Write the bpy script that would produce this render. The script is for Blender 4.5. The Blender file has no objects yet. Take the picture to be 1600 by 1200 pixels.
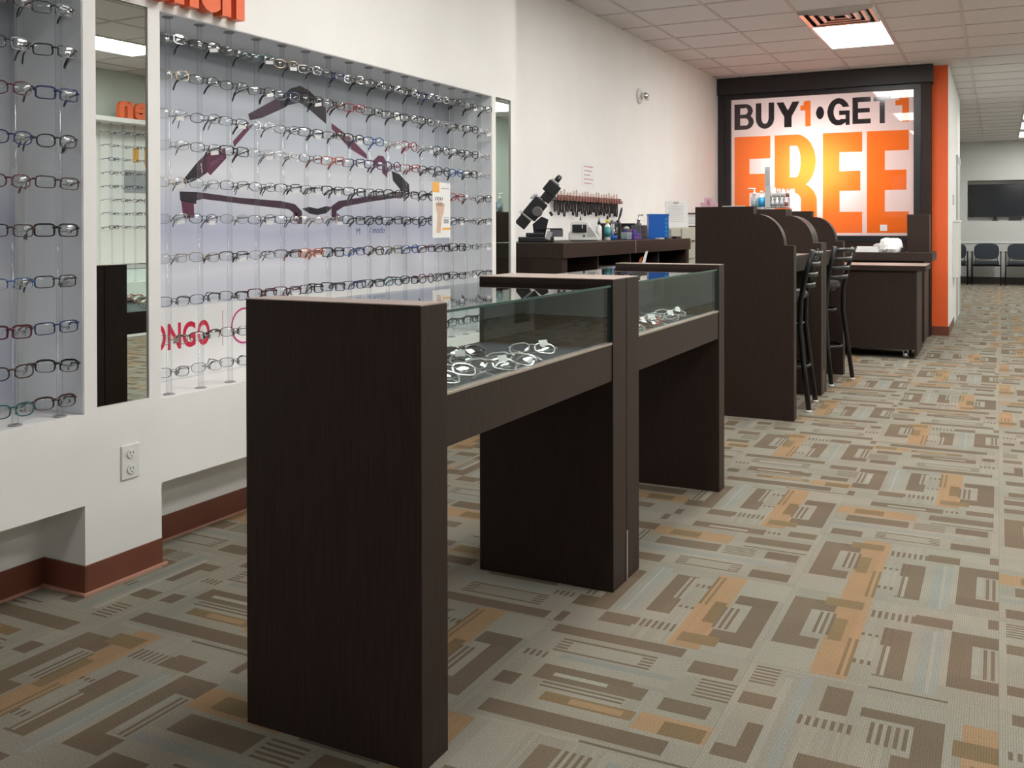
import bpy, bmesh, math, random
from mathutils import Vector, Matrix, Euler
random.seed(7)
PI = math.pi
scene = bpy.context.scene
C = scene.collection

# ------------------------------------------------------------------ camera
cam_d = bpy.data.cameras.new('camera')
cam = bpy.data.objects.new('camera', cam_d); C.objects.link(cam)
cam_d.sensor_width = 36.0
cam_d.lens = 1500.93 / 1600 * 36
cam_d.shift_x = -0.00373
cam_d.shift_y = -0.1473
cam_d.clip_start = 0.05; cam_d.clip_end = 100
YAW, PITCH, ROLL = 0.4662, 0.0059, -0.0021
f0 = Vector((-math.sin(YAW), math.cos(YAW), 0)); r0 = Vector((math.cos(YAW), math.sin(YAW), 0)); u0 = Vector((0, 0, 1))
fw = math.cos(PITCH) * f0 - math.sin(PITCH) * u0; up = math.cos(PITCH) * u0 + math.sin(PITCH) * f0
rr = math.cos(ROLL) * r0 + math.sin(ROLL) * up; uu = -math.sin(ROLL) * r0 + math.cos(ROLL) * up
cam.matrix_world = Matrix(((rr.x, uu.x, -fw.x, 0), (rr.y, uu.y, -fw.y, 0), (rr.z, uu.z, -fw.z, 1.2), (0, 0, 0, 1)))
scene.camera = cam
# ------------------------------------------------------------------ world / exposure
w = bpy.data.worlds.new('world'); scene.world = w; w.use_nodes = True
w.node_tree.nodes['Background'].inputs[0].default_value = (0.75, 0.85, 1.0, 1)
w.node_tree.nodes['Background'].inputs[1].default_value = 0.6
vs = scene.view_settings
vs.view_transform = 'Standard'; vs.look = 'None'; vs.gamma = 1.0; vs.use_curve_mapping = False
vs.exposure = 0.0
LAMP = 20.5
LAMP_DIM = 6.5        # panels nearest the shop front, dimmed to keep the foreground dark
# radiance of the ceiling light diffusers
SIGN_LAMP = 6.0      # watts of each lamp inside the sign box
scene.cycles.max_bounces = 12; scene.cycles.transparent_max_bounces = 24
scene.cycles.glossy_bounces = 5; scene.cycles.transmission_bounces = 8
scene.cycles.caustics_reflective = False; scene.cycles.caustics_refractive = False
scene.cycles.sample_clamp_indirect = 6.0

# ------------------------------------------------------------------ materials
def newmat(name):
    m = bpy.data.materials.new(name); m.use_nodes = True
    return m, m.node_tree.nodes, m.node_tree.links
def pmat(name, col, rough=0.5, metal=0.0, spec=0.5, var=0.0, scale=8.0, stretch=(1, 1, 1), bump=0.0, coat=0.0, emit=None, es=0.0, alpha=None):
    m, n, l = newmat(name); b = n['Principled BSDF']
    b.inputs['Base Color'].default_value = (*col, 1); b.inputs['Roughness'].default_value = rough
    b.inputs['Metallic'].default_value = metal; b.inputs['Specular IOR Level'].default_value = spec
    b.inputs['Coat Weight'].default_value = coat; b.inputs['Coat Roughness'].default_value = 0.08
    if emit: b.inputs['Emission Color'].default_value = (*emit, 1); b.inputs['Emission Strength'].default_value = es
    tc = n.new('ShaderNodeTexCoord'); mp = n.new('ShaderNodeMapping'); no = n.new('ShaderNodeTexNoise')
    mp.inputs['Scale'].default_value = stretch; no.inputs['Scale'].default_value = scale; no.inputs['Detail'].default_value = 4
    l.new(tc.outputs['Object'], mp.inputs[0]); l.new(mp.outputs[0], no.inputs[0])
    if var > 0:
        mr = n.new('ShaderNodeMapRange'); mr.inputs['From Min'].default_value = 0.3; mr.inputs['From Max'].default_value = 0.7
        mr.inputs['To Min'].default_value = 1 - var; mr.inputs['To Max'].default_value = 1 + var
        mx = n.new('ShaderNodeMix'); mx.data_type = 'RGBA'; mx.blend_type = 'MULTIPLY'; mx.inputs[0].default_value = 1
        mx.inputs[6].default_value = (*col, 1)
        l.new(no.outputs[0], mr.inputs[0]); l.new(mr.outputs[0], mx.inputs[7]); l.new(mx.outputs[2], b.inputs['Base Color'])
    if bump > 0:
        bp = n.new('ShaderNodeBump'); bp.inputs['Strength'].default_value = bump; bp.inputs['Distance'].default_value = 0.002
        l.new(no.outputs[0], bp.inputs['Height']); l.new(bp.outputs[0], b.inputs['Normal'])
    return m
def glassmat(name, tint=(0.93, 0.98, 0.96), ior=1.5, rough=0.0, add=0.0, rim=None):
    m, n, l = newmat(name); n.remove(n['Principled BSDF'])
    t = n.new('ShaderNodeBsdfTransparent'); t.inputs[0].default_value = (*tint, 1)
    g = n.new('ShaderNodeBsdfGlossy'); g.inputs['Roughness'].default_value = rough
    if rim:
        lw_ = n.new('ShaderNodeLayerWeight'); lw_.inputs[0].default_value = 0.5; cr = n.new('ShaderNodeValToRGB')
        cr.color_ramp.elements[0].position = 0.55; cr.color_ramp.elements[0].color = (*tint, 1); cr.color_ramp.elements[1].position = 0.95; cr.color_ramp.elements[1].color = (*rim, 1)
        l.new(lw_.outputs['Facing'], cr.inputs[0]); l.new(cr.outputs[0], t.inputs[0])
    fr = n.new('ShaderNodeFresnel')
    ge = n.new('ShaderNodeNewGeometry'); mi = n.new('ShaderNodeMix'); mi.inputs[2].default_value = ior; mi.inputs[3].default_value = 1/ior
    l.new(ge.outputs['Backfacing'], mi.inputs[0]); l.new(mi.outputs[0], fr.inputs[0])
    mx = n.new('ShaderNodeMixShader')
    if add:
        ma = n.new('ShaderNodeMath'); ma.operation = 'ADD'; ma.use_clamp = True; ma.inputs[1].default_value = add
        l.new(fr.outputs[0], ma.inputs[0]); l.new(ma.outputs[0], mx.inputs[0])
    else: l.new(fr.outputs[0], mx.inputs[0])
    l.new(t.outputs[0], mx.inputs[1]); l.new(g.outputs[0], mx.inputs[2])
    l.new(mx.outputs[0], n['Material Output'].inputs[0])
    return m
def emat(name, col, s):
    m, n, l = newmat(name); n.remove(n['Principled BSDF'])
    e = n.new('ShaderNodeEmission'); e.inputs[0].default_value = (*col, 1); e.inputs[1].default_value = s
    l.new(e.outputs[0], n['Material Output'].inputs[0]); return m
def backlit(name, col, trans=0.75):
    """printed film of a light box: translucent, with a clear glossy face"""
    m, n, l = newmat(name); n.remove(n['Principled BSDF'])
    t = n.new('ShaderNodeBsdfTranslucent'); t.inputs[0].default_value = (*col, 1)
    d = n.new('ShaderNodeBsdfDiffuse'); d.inputs[0].default_value = (*col, 1)
    g = n.new('ShaderNodeBsdfGlossy'); g.inputs['Roughness'].default_value = 0.015
    fr = n.new('ShaderNodeFresnel'); fr.inputs[0].default_value = 1.6
    a = n.new('ShaderNodeMixShader'); a.inputs[0].default_value = trans
    b = n.new('ShaderNodeMixShader')
    l.new(d.outputs[0], a.inputs[1]); l.new(t.outputs[0], a.inputs[2]); l.new(fr.outputs[0], b.inputs[0])
    l.new(a.outputs[0], b.inputs[1]); l.new(g.outputs[0], b.inputs[2]); l.new(b.outputs[0], n['Material Output'].inputs[0])
    return m
def realglass(name, col=(1, 1, 1), ior=1.49):
    m, n, l = newmat(name); b = n['Principled BSDF']
    b.inputs['Base Color'].default_value = (*col, 1); b.inputs['Roughness'].default_value = 0.0
    b.inputs['IOR'].default_value = ior; b.inputs['Transmission Weight'].default_value = 1.0
    return m

M = {}
M['wall'] = pmat('wall_paint', (0.85, 0.84, 0.82), 0.75, var=0.02, scale=3, bump=0.05)
M['alcove'] = pmat('alcove_paint', (0.84, 0.86, 0.88), 0.6, var=0.02, scale=3)
M['wallgreen'] = pmat('far_wall_paint', (0.52, 0.58, 0.53), 0.75, var=0.02, scale=3)
M['wallfar'] = pmat('waiting_wall_paint', (0.62, 0.62, 0.60), 0.75, var=0.02, scale=3)
M['orange'] = pmat('orange_paint', (0.88, 0.13, 0.025), 0.6, var=0.02, scale=3)
M['orangeplastic'] = pmat('orange_acrylic', (0.80, 0.13, 0.03), 0.35, var=0.01)
M['ctile'] = pmat('ceiling_tile', (0.72, 0.68, 0.68), 0.85, var=0.05, scale=60, bump=0.3)
M['tbar'] = pmat('ceiling_grid', (0.58, 0.53, 0.53), 0.5, var=0.02)
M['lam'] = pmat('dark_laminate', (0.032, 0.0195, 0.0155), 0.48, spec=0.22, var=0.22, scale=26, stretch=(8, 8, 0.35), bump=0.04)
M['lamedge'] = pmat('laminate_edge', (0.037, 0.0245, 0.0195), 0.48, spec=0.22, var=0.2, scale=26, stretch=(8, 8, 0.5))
M['lamtop_lit'] = pmat('laminate_top_lit', (0.42, 0.325, 0.28), 0.33, spec=0.6, var=0.15, scale=26, stretch=(0.5, 8, 8))  # same laminate, paler: the grazing highlight on tops is painted into the colour
M['lamblack'] = pmat('black_laminate', (0.018, 0.014, 0.014), 0.45, var=0.2, scale=20, stretch=(6, 6, 0.4))
M['black'] = pmat('black_plastic', (0.012, 0.012, 0.014), 0.35, var=0.1)
M['blackmetal'] = pmat('black_metal', (0.007, 0.0075, 0.009), 0.3, spec=0.4, var=0.1)
M['vinyl'] = pmat('black_vinyl', (0.022, 0.024, 0.03), 0.32, var=0.15, scale=14, bump=0.1)
M['brownbase'] = pmat('brown_vinyl_base', (0.17, 0.055, 0.032), 0.42, var=0.08, scale=6)
M['lipbase'] = pmat('cove_lip', (0.50, 0.26, 0.19), 0.45, var=0.05)
M['darkbase'] = pmat('dark_base', (0.05, 0.035, 0.03), 0.5, var=0.05)
M['white'] = pmat('white_plastic', (0.78, 0.78, 0.76), 0.35, var=0.02)
M['paper'] = pmat('white_paper', (0.82, 0.82, 0.82), 0.7, var=0.02)
M['greyp'] = pmat('grey_plastic', (0.13, 0.13, 0.14), 0.45, var=0.05)
M['lgrey'] = pmat('light_grey', (0.45, 0.46, 0.46), 0.45, var=0.05)
M['chrome'] = pmat('chrome', (0.75, 0.75, 0.76), 0.12, metal=1.0)
M['alu'] = pmat('brushed_aluminium', (0.55, 0.48, 0.43), 0.35, metal=0.7, var=0.05)
M['darkslot'] = pmat('slot_black', (0.02, 0.02, 0.02), 0.6)
M['cabinet'] = pmat('putty_steel', (0.42, 0.44, 0.37), 0.5, var=0.03)
M['mirror'] = pmat('mirror_silver', (0.66, 0.74, 0.70), 0.0, metal=1.0)
M['pane'] = glassmat('clear_pane', (0.95, 0.98, 0.97), 1.30, 0.0)
M['endpane'] = glassmat('end_pane', (0.6, 0.62, 0.62), 1.65, 0.0, add=0.01)
M['glassedge'] = pmat('green_glass_edge', (0.02, 0.075, 0.065), 0.1, spec=0.8)
M['lens'] = glassmat('spectacle_lens', (0.93, 0.95, 0.96), 1.6, 0.0, add=0.05)
M['lenspink'] = glassmat('pink_lens', (0.9, 0.55, 0.45), 1.6, 0.0, add=0.05)
M['lensdark'] = glassmat('sun_lens', (0.35, 0.33, 0.33), 1.6, 0.0, add=0.05)
M['rod'] = glassmat('acrylic_rod', (0.97, 0.975, 0.98), 1.5, 0.02, rim=(0.50, 0.52, 0.56))
M['disc'] = pmat('grey_disc', (0.36, 0.35, 0.35), 0.3, var=0.05)
M['deck'] = pmat('slate_felt', (0.035, 0.045, 0.06), 0.55, var=0.12, scale=90, bump=0.1)
M['blue'] = pmat('blue_plastic', (0.01, 0.13, 0.55), 0.35, var=0.03)
M['navyp'] = pmat('navy_plastic', (0.03, 0.04, 0.30), 0.35, var=0.03)
M['purple'] = pmat('purple_plastic', (0.10, 0.04, 0.26), 0.35, var=0.03)
M['bottleclear'] = glassmat('bottle_plastic', (0.80, 0.88, 0.92), 1.45, 0.05, add=0.04)
M['teal'] = pmat('teal_label', (0.05, 0.32, 0.33), 0.4, var=0.1, scale=30)
M['cyanlab'] = pmat('blue_label', (0.03, 0.30, 0.62), 0.4, var=0.05)
M['liquid'] = pmat('blue_liquid', (0.30, 0.40, 0.62), 0.25, var=0.03)
M['yellow'] = pmat('yellow_cap', (0.75, 0.65, 0.03), 0.4)
M['redplastic'] = pmat('red_rubber', (0.20, 0.075, 0.06), 0.45, var=0.1)
M['pinkp'] = pmat('pink_card', (0.85, 0.55, 0.62), 0.6, var=0.05)
M['magenta'] = pmat('magenta_ink', (0.65, 0.05, 0.25), 0.6)
M['redink'] = pmat('red_ink', (0.60, 0.01, 0.05), 0.6)
M['redtext'] = pmat('faded_red_ink', (0.6, 0.30, 0.28), 0.7)
M['greyink'] = pmat('grey_ink', (0.35, 0.36, 0.38), 0.7)
M['blueink'] = pmat('blue_ink', (0.06, 0.10, 0.28), 0.6)
M['ink_dark'] = pmat('poster_plum_dark', (0.014, 0.009, 0.018), 0.45, var=0.1, scale=10)
M['ink_plum'] = pmat('poster_plum', (0.050, 0.016, 0.040), 0.45, var=0.1, scale=10)
M['ink_mar'] = pmat('poster_maroon', (0.12, 0.020, 0.065), 0.45, var=0.1, scale=10)
M['ink_lil'] = pmat('poster_lilac', (0.22, 0.09, 0.20), 0.45)
M['hand'] = pmat('printed_skin', (0.66, 0.46, 0.35), 0.6, var=0.08, scale=20)
M['signorange'] = backlit('sign_orange', (1.0, 0.215, 0.03))
M['signwhite'] = backlit('sign_white', (0.93, 0.80, 0.79))
M['signblack'] = pmat('sign_black', (0.025, 0.018, 0.025), 0.1, spec=0.8)
M['boxinside'] = pmat('lightbox_inside', (0.85, 0.85, 0.85), 0.9)
M['lamp'] = emat('ceiling_diffuser', (1.0, 0.98, 0.94), LAMP)
M['lampdim'] = emat('ceiling_diffuser_dim', (1.0, 0.97, 0.92), LAMP_DIM)
M['tv'] = pmat('tv_screen', (0.01, 0.011, 0.013), 0.12, spec=0.6)
M['navyfab'] = pmat('navy_fabric', (0.030, 0.037, 0.048), 0.85, var=0.15, scale=80)
M['skyglass'] = glassmat('window_glass', (0.95, 0.97, 0.97), 1.5)
M['winframe'] = pmat('bronze_frame', (0.06, 0.055, 0.05), 0.4)
M['maroonframe'] = pmat('mahogany_frame', (0.09, 0.02, 0.015), 0.35, var=0.1)
M['metalw'] = pmat('satin_steel', (0.55, 0.52, 0.50), 0.3, metal=0.8, var=0.05)
# glasses frame colours
FR = {
 'black': pmat('frame_black', (0.012, 0.011, 0.013), 0.22, spec=0.6), 'brown': pmat('frame_brown', (0.055, 0.025, 0.02), 0.25, spec=0.6),
 'silver': pmat('frame_silver', (0.55, 0.55, 0.56), 0.18, metal=1.0), 'gold': pmat('frame_gold', (0.62, 0.50, 0.36), 0.2, metal=1.0),
 'gunmetal': pmat('frame_gunmetal', (0.09, 0.09, 0.10), 0.25, metal=0.9), 'navy': pmat('frame_navy', (0.02, 0.035, 0.12), 0.25, spec=0.6),
 'blue': pmat('frame_blue', (0.03, 0.09, 0.30), 0.25, spec=0.6), 'red': pmat('frame_red', (0.30, 0.015, 0.03), 0.25, spec=0.6),
 'burgundy': pmat('frame_burgundy', (0.09, 0.012, 0.03), 0.25, spec=0.6), 'purple': pmat('frame_purple', (0.10, 0.03, 0.12), 0.25, spec=0.6),
 'teal': pmat('frame_teal', (0.02, 0.11, 0.12), 0.25, spec=0.6), 'orange': pmat('frame_orange', (0.5, 0.10, 0.05), 0.25, spec=0.6),
 'olive': pmat('frame_olive', (0.10, 0.10, 0.04), 0.3, spec=0.6), 'clear': pmat('frame_clear', (0.45, 0.46, 0.46), 0.15, spec=0.7),
 'tip': pmat('temple_tip_black', (0.012, 0.012, 0.014), 0.3)}

# ------------------------------------------------------------------ mesh helpers
class MB:
    def __init__(s): s.v = []; s.f = []; s.sm = []; s.mi = []; s.cur = 0
    def face(s, idx, smooth=False): s.f.append(idx); s.sm.append(smooth); s.mi.append(s.cur)
    def box(s, x0, x1, y0, y1, z0, z1):
        b = len(s.v)
        s.v += [(x0,y0,z0),(x1,y0,z0),(x1,y1,z0),(x0,y1,z0),(x0,y0,z1),(x1,y0,z1),(x1,y1,z1),(x0,y1,z1)]
        for q in ((0,3,2,1),(4,5,6,7),(0,1,5,4),(1,2,6,5),(2,3,7,6),(3,0,4,7)): s.face([b+i for i in q])
        return s
    def obox(s, c, size, rot):
        b = len(s.v); R = Euler(rot).to_matrix(); c = Vector(c)
        for z in (-1, 1):
            for x, y in ((-1,-1),(1,-1),(1,1),(-1,1)):
                s.v.append(tuple(c + R @ Vector((x*size[0]/2, y*size[1]/2, z*size[2]/2))))
        for q in ((0,3,2,1),(4,5,6,7),(0,1,5,4),(1,2,6,5),(2,3,7,6),(3,0,4,7)): s.face([b+i for i in q])
        return s
    def tube(s, pts, r, n=8, cap=True, close=False, flat=None, smooth=True):
        """tube through pts; r a number or a list; flat=(a,b) scales the section along side/up"""
        pts = [Vector(p) for p in pts]; N = len(pts); rs = r if isinstance(r, (list, tuple)) else [r]*N
        rings = []; prev = None
        for i, p in enumerate(pts):
            if close: t = pts[(i+1) % N] - pts[i-1]
            else: t = pts[min(i+1, N-1)] - pts[max(i-1, 0)]
            t.normalize()
            a = Vector((0,0,1)) if abs(t.z) < 0.95 else Vector((1,0,0))
            if prev is not None:
                u = prev - t * prev.dot(t)
                u = u.normalized() if u.length > 1e-6 else t.cross(a).normalized()
            else: u = t.cross(a).normalized()
            prev = u; v = t.cross(u)
            fa, fb = flat if flat else (1, 1)
            b = len(s.v)
            for k in range(n):
                an = 2*PI*(k+0.5)/n
                s.v.append(tuple(p + u*math.cos(an)*rs[i]*fa + v*math.sin(an)*rs[i]*fb))
            rings.append(b)
        m = N if close else N-1
        for i in range(m):
            a, b = rings[i], rings[(i+1) % N]
            for k in range(n): s.face([a+k, a+(k+1) % n, b+(k+1) % n, b+k], smooth)
        if cap and not close:
            s.face([rings[0]+k for k in range(n)][::-1]); s.face([rings[-1]+k for k in range(n)])
        return s
    def cyl(s, p0, p1, r, n=16): return s.tube([p0, p1], r, n)
    def lathe(s, c, prof, n=20, axis='z', smooth=True):
        """prof: (radius, height) from bottom up"""
        c = Vector(c); rings = []
        for r, h in prof:
            b = len(s.v)
            for k in range(n):
                a = 2*PI*k/n; x, y = r*math.cos(a), r*math.sin(a)
                q = {'z': (x, y, h), 'x': (h, x, y), 'y': (x, h, -y)}[axis]
                s.v.append(tuple(c + Vector(q)))
            rings.append(b)
        for i in range(len(prof)-1):
            a, b = rings[i], rings[i+1]
            for k in range(n): s.face([a+k, a+(k+1) % n, b+(k+1) % n, b+k], smooth)
        s.face([rings[0]+k for k in range(n)][::-1]); s.face([rings[-1]+k for k in range(n)])
        return s
    def prism(s, poly, mapf, d0, d1, smooth=False):
        """poly 2-D outline (counter-clockwise), mapf(u, v, d) -> point"""
        b = len(s.v); n = len(poly)
        for d in (d0, d1):
            for (a, c) in poly: s.v.append(tuple(mapf(a, c, d)))
        s.face([b+i for i in range(n)][::-1]); s.face([b+n+i for i in range(n)])
        for i in range(n): s.face([b+i, b+(i+1) % n, b+n+(i+1) % n, b+n+i], smooth)
        return s
    def mesh(s, name, mats, off=(0,0,0), bev=0):
        me = bpy.data.meshes.new(name)
        me.from_pydata([(v[0]-off[0], v[1]-off[1], v[2]-off[2]) for v in s.v], [], s.f)
        me.polygons.foreach_set('use_smooth', s.sm); me.polygons.foreach_set('material_index', s.mi)
        for m in (mats if isinstance(mats, (list, tuple)) else [mats]): me.materials.append(m)
        bm = bmesh.new(); bm.from_mesh(me); bmesh.ops.recalc_face_normals(bm, faces=bm.faces)
        if bev:
            bmesh.ops.bevel(bm, geom=[e for e in bm.edges if e.calc_face_angle(0) > 0.6], offset=bev, segments=2, affect='EDGES', profile=0.5, clamp_overlap=True)
        bm.to_mesh(me); bm.free(); me.update()
        return me
    def build(s, name, mats, parent=None, bev=0, local=False):
        off = (0,0,0)
        if parent is not None and not local:
            p = parent
            o3 = Vector((0,0,0))
            while p is not None: o3 += p.location; p = p.parent
            off = tuple(o3)
        me = s.mesh(name, mats, off, bev)
        o = bpy.data.objects.new(name, me); C.objects.link(o)
        if parent is not None: o.parent = parent
        return o
def tag(o, label=None, cat=None, group=None, kind=None):
    if label: o['label'] = label
    if cat: o['category'] = cat
    if group: o['group'] = group
    if kind: o['kind'] = kind
    return o
def thing(name, label, cat, loc, group=None, rz=0):
    o = bpy.data.objects.new(name, None); C.objects.link(o); o.location = loc; o.rotation_euler = (0, 0, rz)
    o.empty_display_size = 0.05
    return tag(o, label, cat, group)
def B(name, mat, parent, *boxes, bev=0.0015, local=False):
    m = MB()
    for b in boxes: m.box(*b)
    return m.build(name, mat, parent, bev, local)
def struct(o): o['kind'] = 'structure'; return o

_tcache = {}
def glyph(ch, bold=0.02):
    """flat outline mesh data (verts, faces) of a character, unit box fitted"""
    key = (ch, bold)
    if key in _tcache: return _tcache[key]
    cu = bpy.data.curves.new('glyph', 'FONT'); cu.body = ch; cu.size = 1; cu.offset = bold; cu.extrude = 0.5; cu.resolution_u = 4
    ob = bpy.data.objects.new('glyph', cu); C.objects.link(ob)
    bpy.context.view_layer.update()
    me = bpy.data.meshes.new_from_object(ob)
    vs_ = [tuple(v.co) for v in me.vertices]; fs = [tuple(p.vertices) for p in me.polygons]
    xs = [v[0] for v in vs_]; ys = [v[1] for v in vs_]
    if xs:
        x0, x1, y0, y1 = min(xs), max(xs), min(ys), max(ys)
        vs_ = [((a-x0)/(x1-x0), (b-y0)/(y1-y0), c+0.5) for a, b, c in vs_]
    else: x0 = x1 = y0 = y1 = 0
    bpy.data.objects.remove(ob); bpy.data.curves.remove(cu); bpy.data.meshes.remove(me)
    _tcache[key] = (vs_, fs, x1-x0, y0, y1); return _tcache[key]
def put_glyph(mb, ch, u0, u1, v0, v1, mapf, d0, d1, bold=0.02):
    vs_, fs, *_ = glyph(ch, bold); b = len(mb.v)
    for a, c, e in vs_: mb.v.append(tuple(mapf(u0+a*(u1-u0), v0+c*(v1-v0), d0+e*(d1-d0))))
    for f in fs: mb.face([b+i for i in f])
def put_text(mb, s, u, v, h, mapf, d0, d1, bold=0.0, width=None):
    """simple line of text, cap height h, starting at u"""
    x = u; items = []
    for ch in s:
        if ch == ' ': x += 0.35*h; continue
        g = glyph(ch, bold); k = h/0.73
        items.append((ch, x, x+g[2]*k, v+g[3]*k, v+g[4]*k)); x += g[2]*k + 0.14*h
    sc = 1 if width is None else width/(x-u)
    for ch, a, b, c, d in items: put_glyph(mb, ch, u+(a-u)*sc, u+(b-u)*sc, c, d, mapf, d0, d1, bold)

mapX = lambda u, v, d: (d, u, v)          # plane facing +X: u -> world y, v -> z
mapY = lambda u, v, d: (u, d, v)          # plane facing -Y: u -> world x, v -> z

# ================================================================== THE SETTING
XL, XF, YS, YE = -3.02, -2.668, 0.33, 5.304
CE = 2.97
# ---- carpet
G = 64
def pattern(kind):
    BG, BR, OR, BL, LT, OL, DK = range(7)
    rnd = random.Random(kind*13+5)
    g = [[BG]*G for _ in range(G)]
    def R(u0, v0, u1, v1, c):
        for j in range(int(v0*G), max(int(v0*G)+1, int(v1*G))):
            for i in range(int(u0*G), max(int(u0*G)+1, int(u1*G))):
                if 0 <= i < G and 0 <= j < G: g[j][i] = c
    def Hv(u0, v0, u1, v1, c):
        for i in range(int(u0*G), int(u1*G), 2): R(i/G, v0, (i+1)/G, v1, c)
    def Hh(u0, v0, u1, v1, c):
        for j in range(int(v0*G), int(v1*G), 2): R(u0, j/G, u1, (j+1)/G, c)
    if kind == 0:
        R(.26,0,.42,1,OR); R(.04,.26,.15,.88,BR); R(.15,.74,.26,.88,BR); R(.15,.26,.24,.38,BR)
        Hv(.19,.44,.27,.72,BR); R(.27,.40,.34,.68,OL); R(.20,.84,.38,.94,OL); Hv(.37,.04,.43,.46,OL)
        Hv(.43,.78,.64,.86,BR); R(.64,.78,.80,.90,BR); R(.50,.10,.64,.66,BR); R(.44,.26,.50,.66,BG); Hv(.47,.12,.55,.44,BG)
        Hv(.42,.52,.50,.55,BR); Hv(.42,.20,.50,.24,BR); R(.68,.03,.77,.72,BL); R(.72,.03,.735,.72,LT)
        R(.81,.14,.90,.76,BR); R(.90,.62,1,.76,BR); R(.90,.14,1,.26,BR); Hv(.94,.28,1,.60,BR); R(.90,.30,.93,.58,LT); R(.96,.86,1,.99,BR)
    elif kind == 1:
        R(.0,.20,.14,1,OR); R(.0,.34,.16,.46,OL); Hv(.02,.50,.12,.70,OL)
        R(.20,.55,.36,.66,BR); R(.20,.30,.30,.55,BR); R(.20,.22,.50,.30,BR); Hv(.32,.34,.48,.50,BR)
        R(.44,.70,.54,.95,BR); R(.54,.70,.68,.80,BR); Hv(.56,.82,.66,.94,BR); R(.72,.05,.78,.95,BL); R(.80,.10,.83,.9,LT)
        Hv(.52,.40,.72,.47,BR); R(.56,.10,.66,.34,BR); R(.84,.30,.98,.42,BR); R(.84,.55,.90,.85,BR); R(.90,.75,.98,.85,BR); Hh(.86,.04,.98,.22,BR)
        R(.2,.02,.5,.04,DK)
    elif kind == 2:
        R(.14,.84,.92,.94,BR); R(.0,.66,.30,.80,OR); R(.02,.70,.20,.80,OL); R(.32,.68,.72,.76,OL); R(.36,.70,.60,.735,OR); Hh(.40,.60,.78,.66,BR)
        R(.06,.50,.26,.62,BR); R(.34,.48,.84,.58,BR); R(.42,.44,.84,.50,BR); R(.50,.50,.76,.545,LT); R(.88,.58,.98,.70,BR)
        Hh(.0,.28,.16,.44,BR); R(.04,.12,.24,.24,BR); Hh(.40,.16,.86,.30,BR); R(.46,.20,.80,.27,BG); R(.28,.32,.80,.36,BL); R(.30,.03,.96,.12,BR); R(.0,.97,.45,.985,DK); Hv(.86,.34,.98,.40,BR)
    else:
        R(.0,.56,.50,.72,OR); R(.12,.58,.30,.70,OL); R(.58,.64,.98,.76,BR); R(.20,.82,.66,.93,BR); R(.30,.85,.56,.89,LT)
        R(.08,.38,.48,.52,BR); Hh(.50,.38,.70,.52,BR); R(.76,.40,.94,.52,BR); R(.0,.28,.9,.33,BL); Hh(.30,.08,.68,.24,BR)
        R(.36,.12,.62,.20,BG); R(.74,.06,.96,.18,BR); R(.04,.06,.22,.18,BR); R(.6,.56,.98,.575,DK); R(.8,.86,.98,.97,BR); Hv(.68,.86,.78,.92,BR)
    return g
PAL = [(0.345,0.322,0.265), (0.200,0.154,0.108), (0.40,0.262,0.150), (0.318,0.325,0.292), (0.385,0.370,0.315), (0.255,0.182,0.100), (0.165,0.135,0.10)]
def tile_rects(kind):
    g = pattern(kind); used = [[False]*G for _ in range(G)]; out = []
    for j in range(G):
        for i in range(G):
            if used[j][i]: continue
            c = g[j][i]; i1 = i
            while i1 < G and g[j][i1] == c and not used[j][i1]: i1 += 1
            j1 = j+1
            while j1 < G and all(g[j1][k] == c and not used[j1][k] for k in range(i, i1)): j1 += 1
            for a in range(j, j1):
                for b in range(i, i1): used[a][b] = True
            out.append((i/G, j/G, i1/G, j1/G, c))
    return out
T = 0.61
RECTS = [tile_rects(k) for k in range(4)]
def tile_geo(mb, cols, kind, rot, cx, cy):
    rnd = random.Random(kind*7+rot)
    h = T-0.0004; ca, sa = [(1,0),(0,1),(-1,0),(0,-1)][rot]
    for (u0, v0, u1, v1, c) in RECTS[kind]:
        b = len(mb.v)
        for u, v in ((u0,v0),(u1,v0),(u1,v1),(u0,v1)):
            x, y = (u-0.5)*h, (v-0.5)*h
            mb.v.append((cx+ca*x-sa*y, cy+sa*x+ca*y, 0.0))
        mb.face([b, b+1, b+2, b+3]); k = 0.69*(1 + (rnd.random()-0.5)*0.14)
        cols.append(tuple(a*k for a in PAL[c]))
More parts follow.
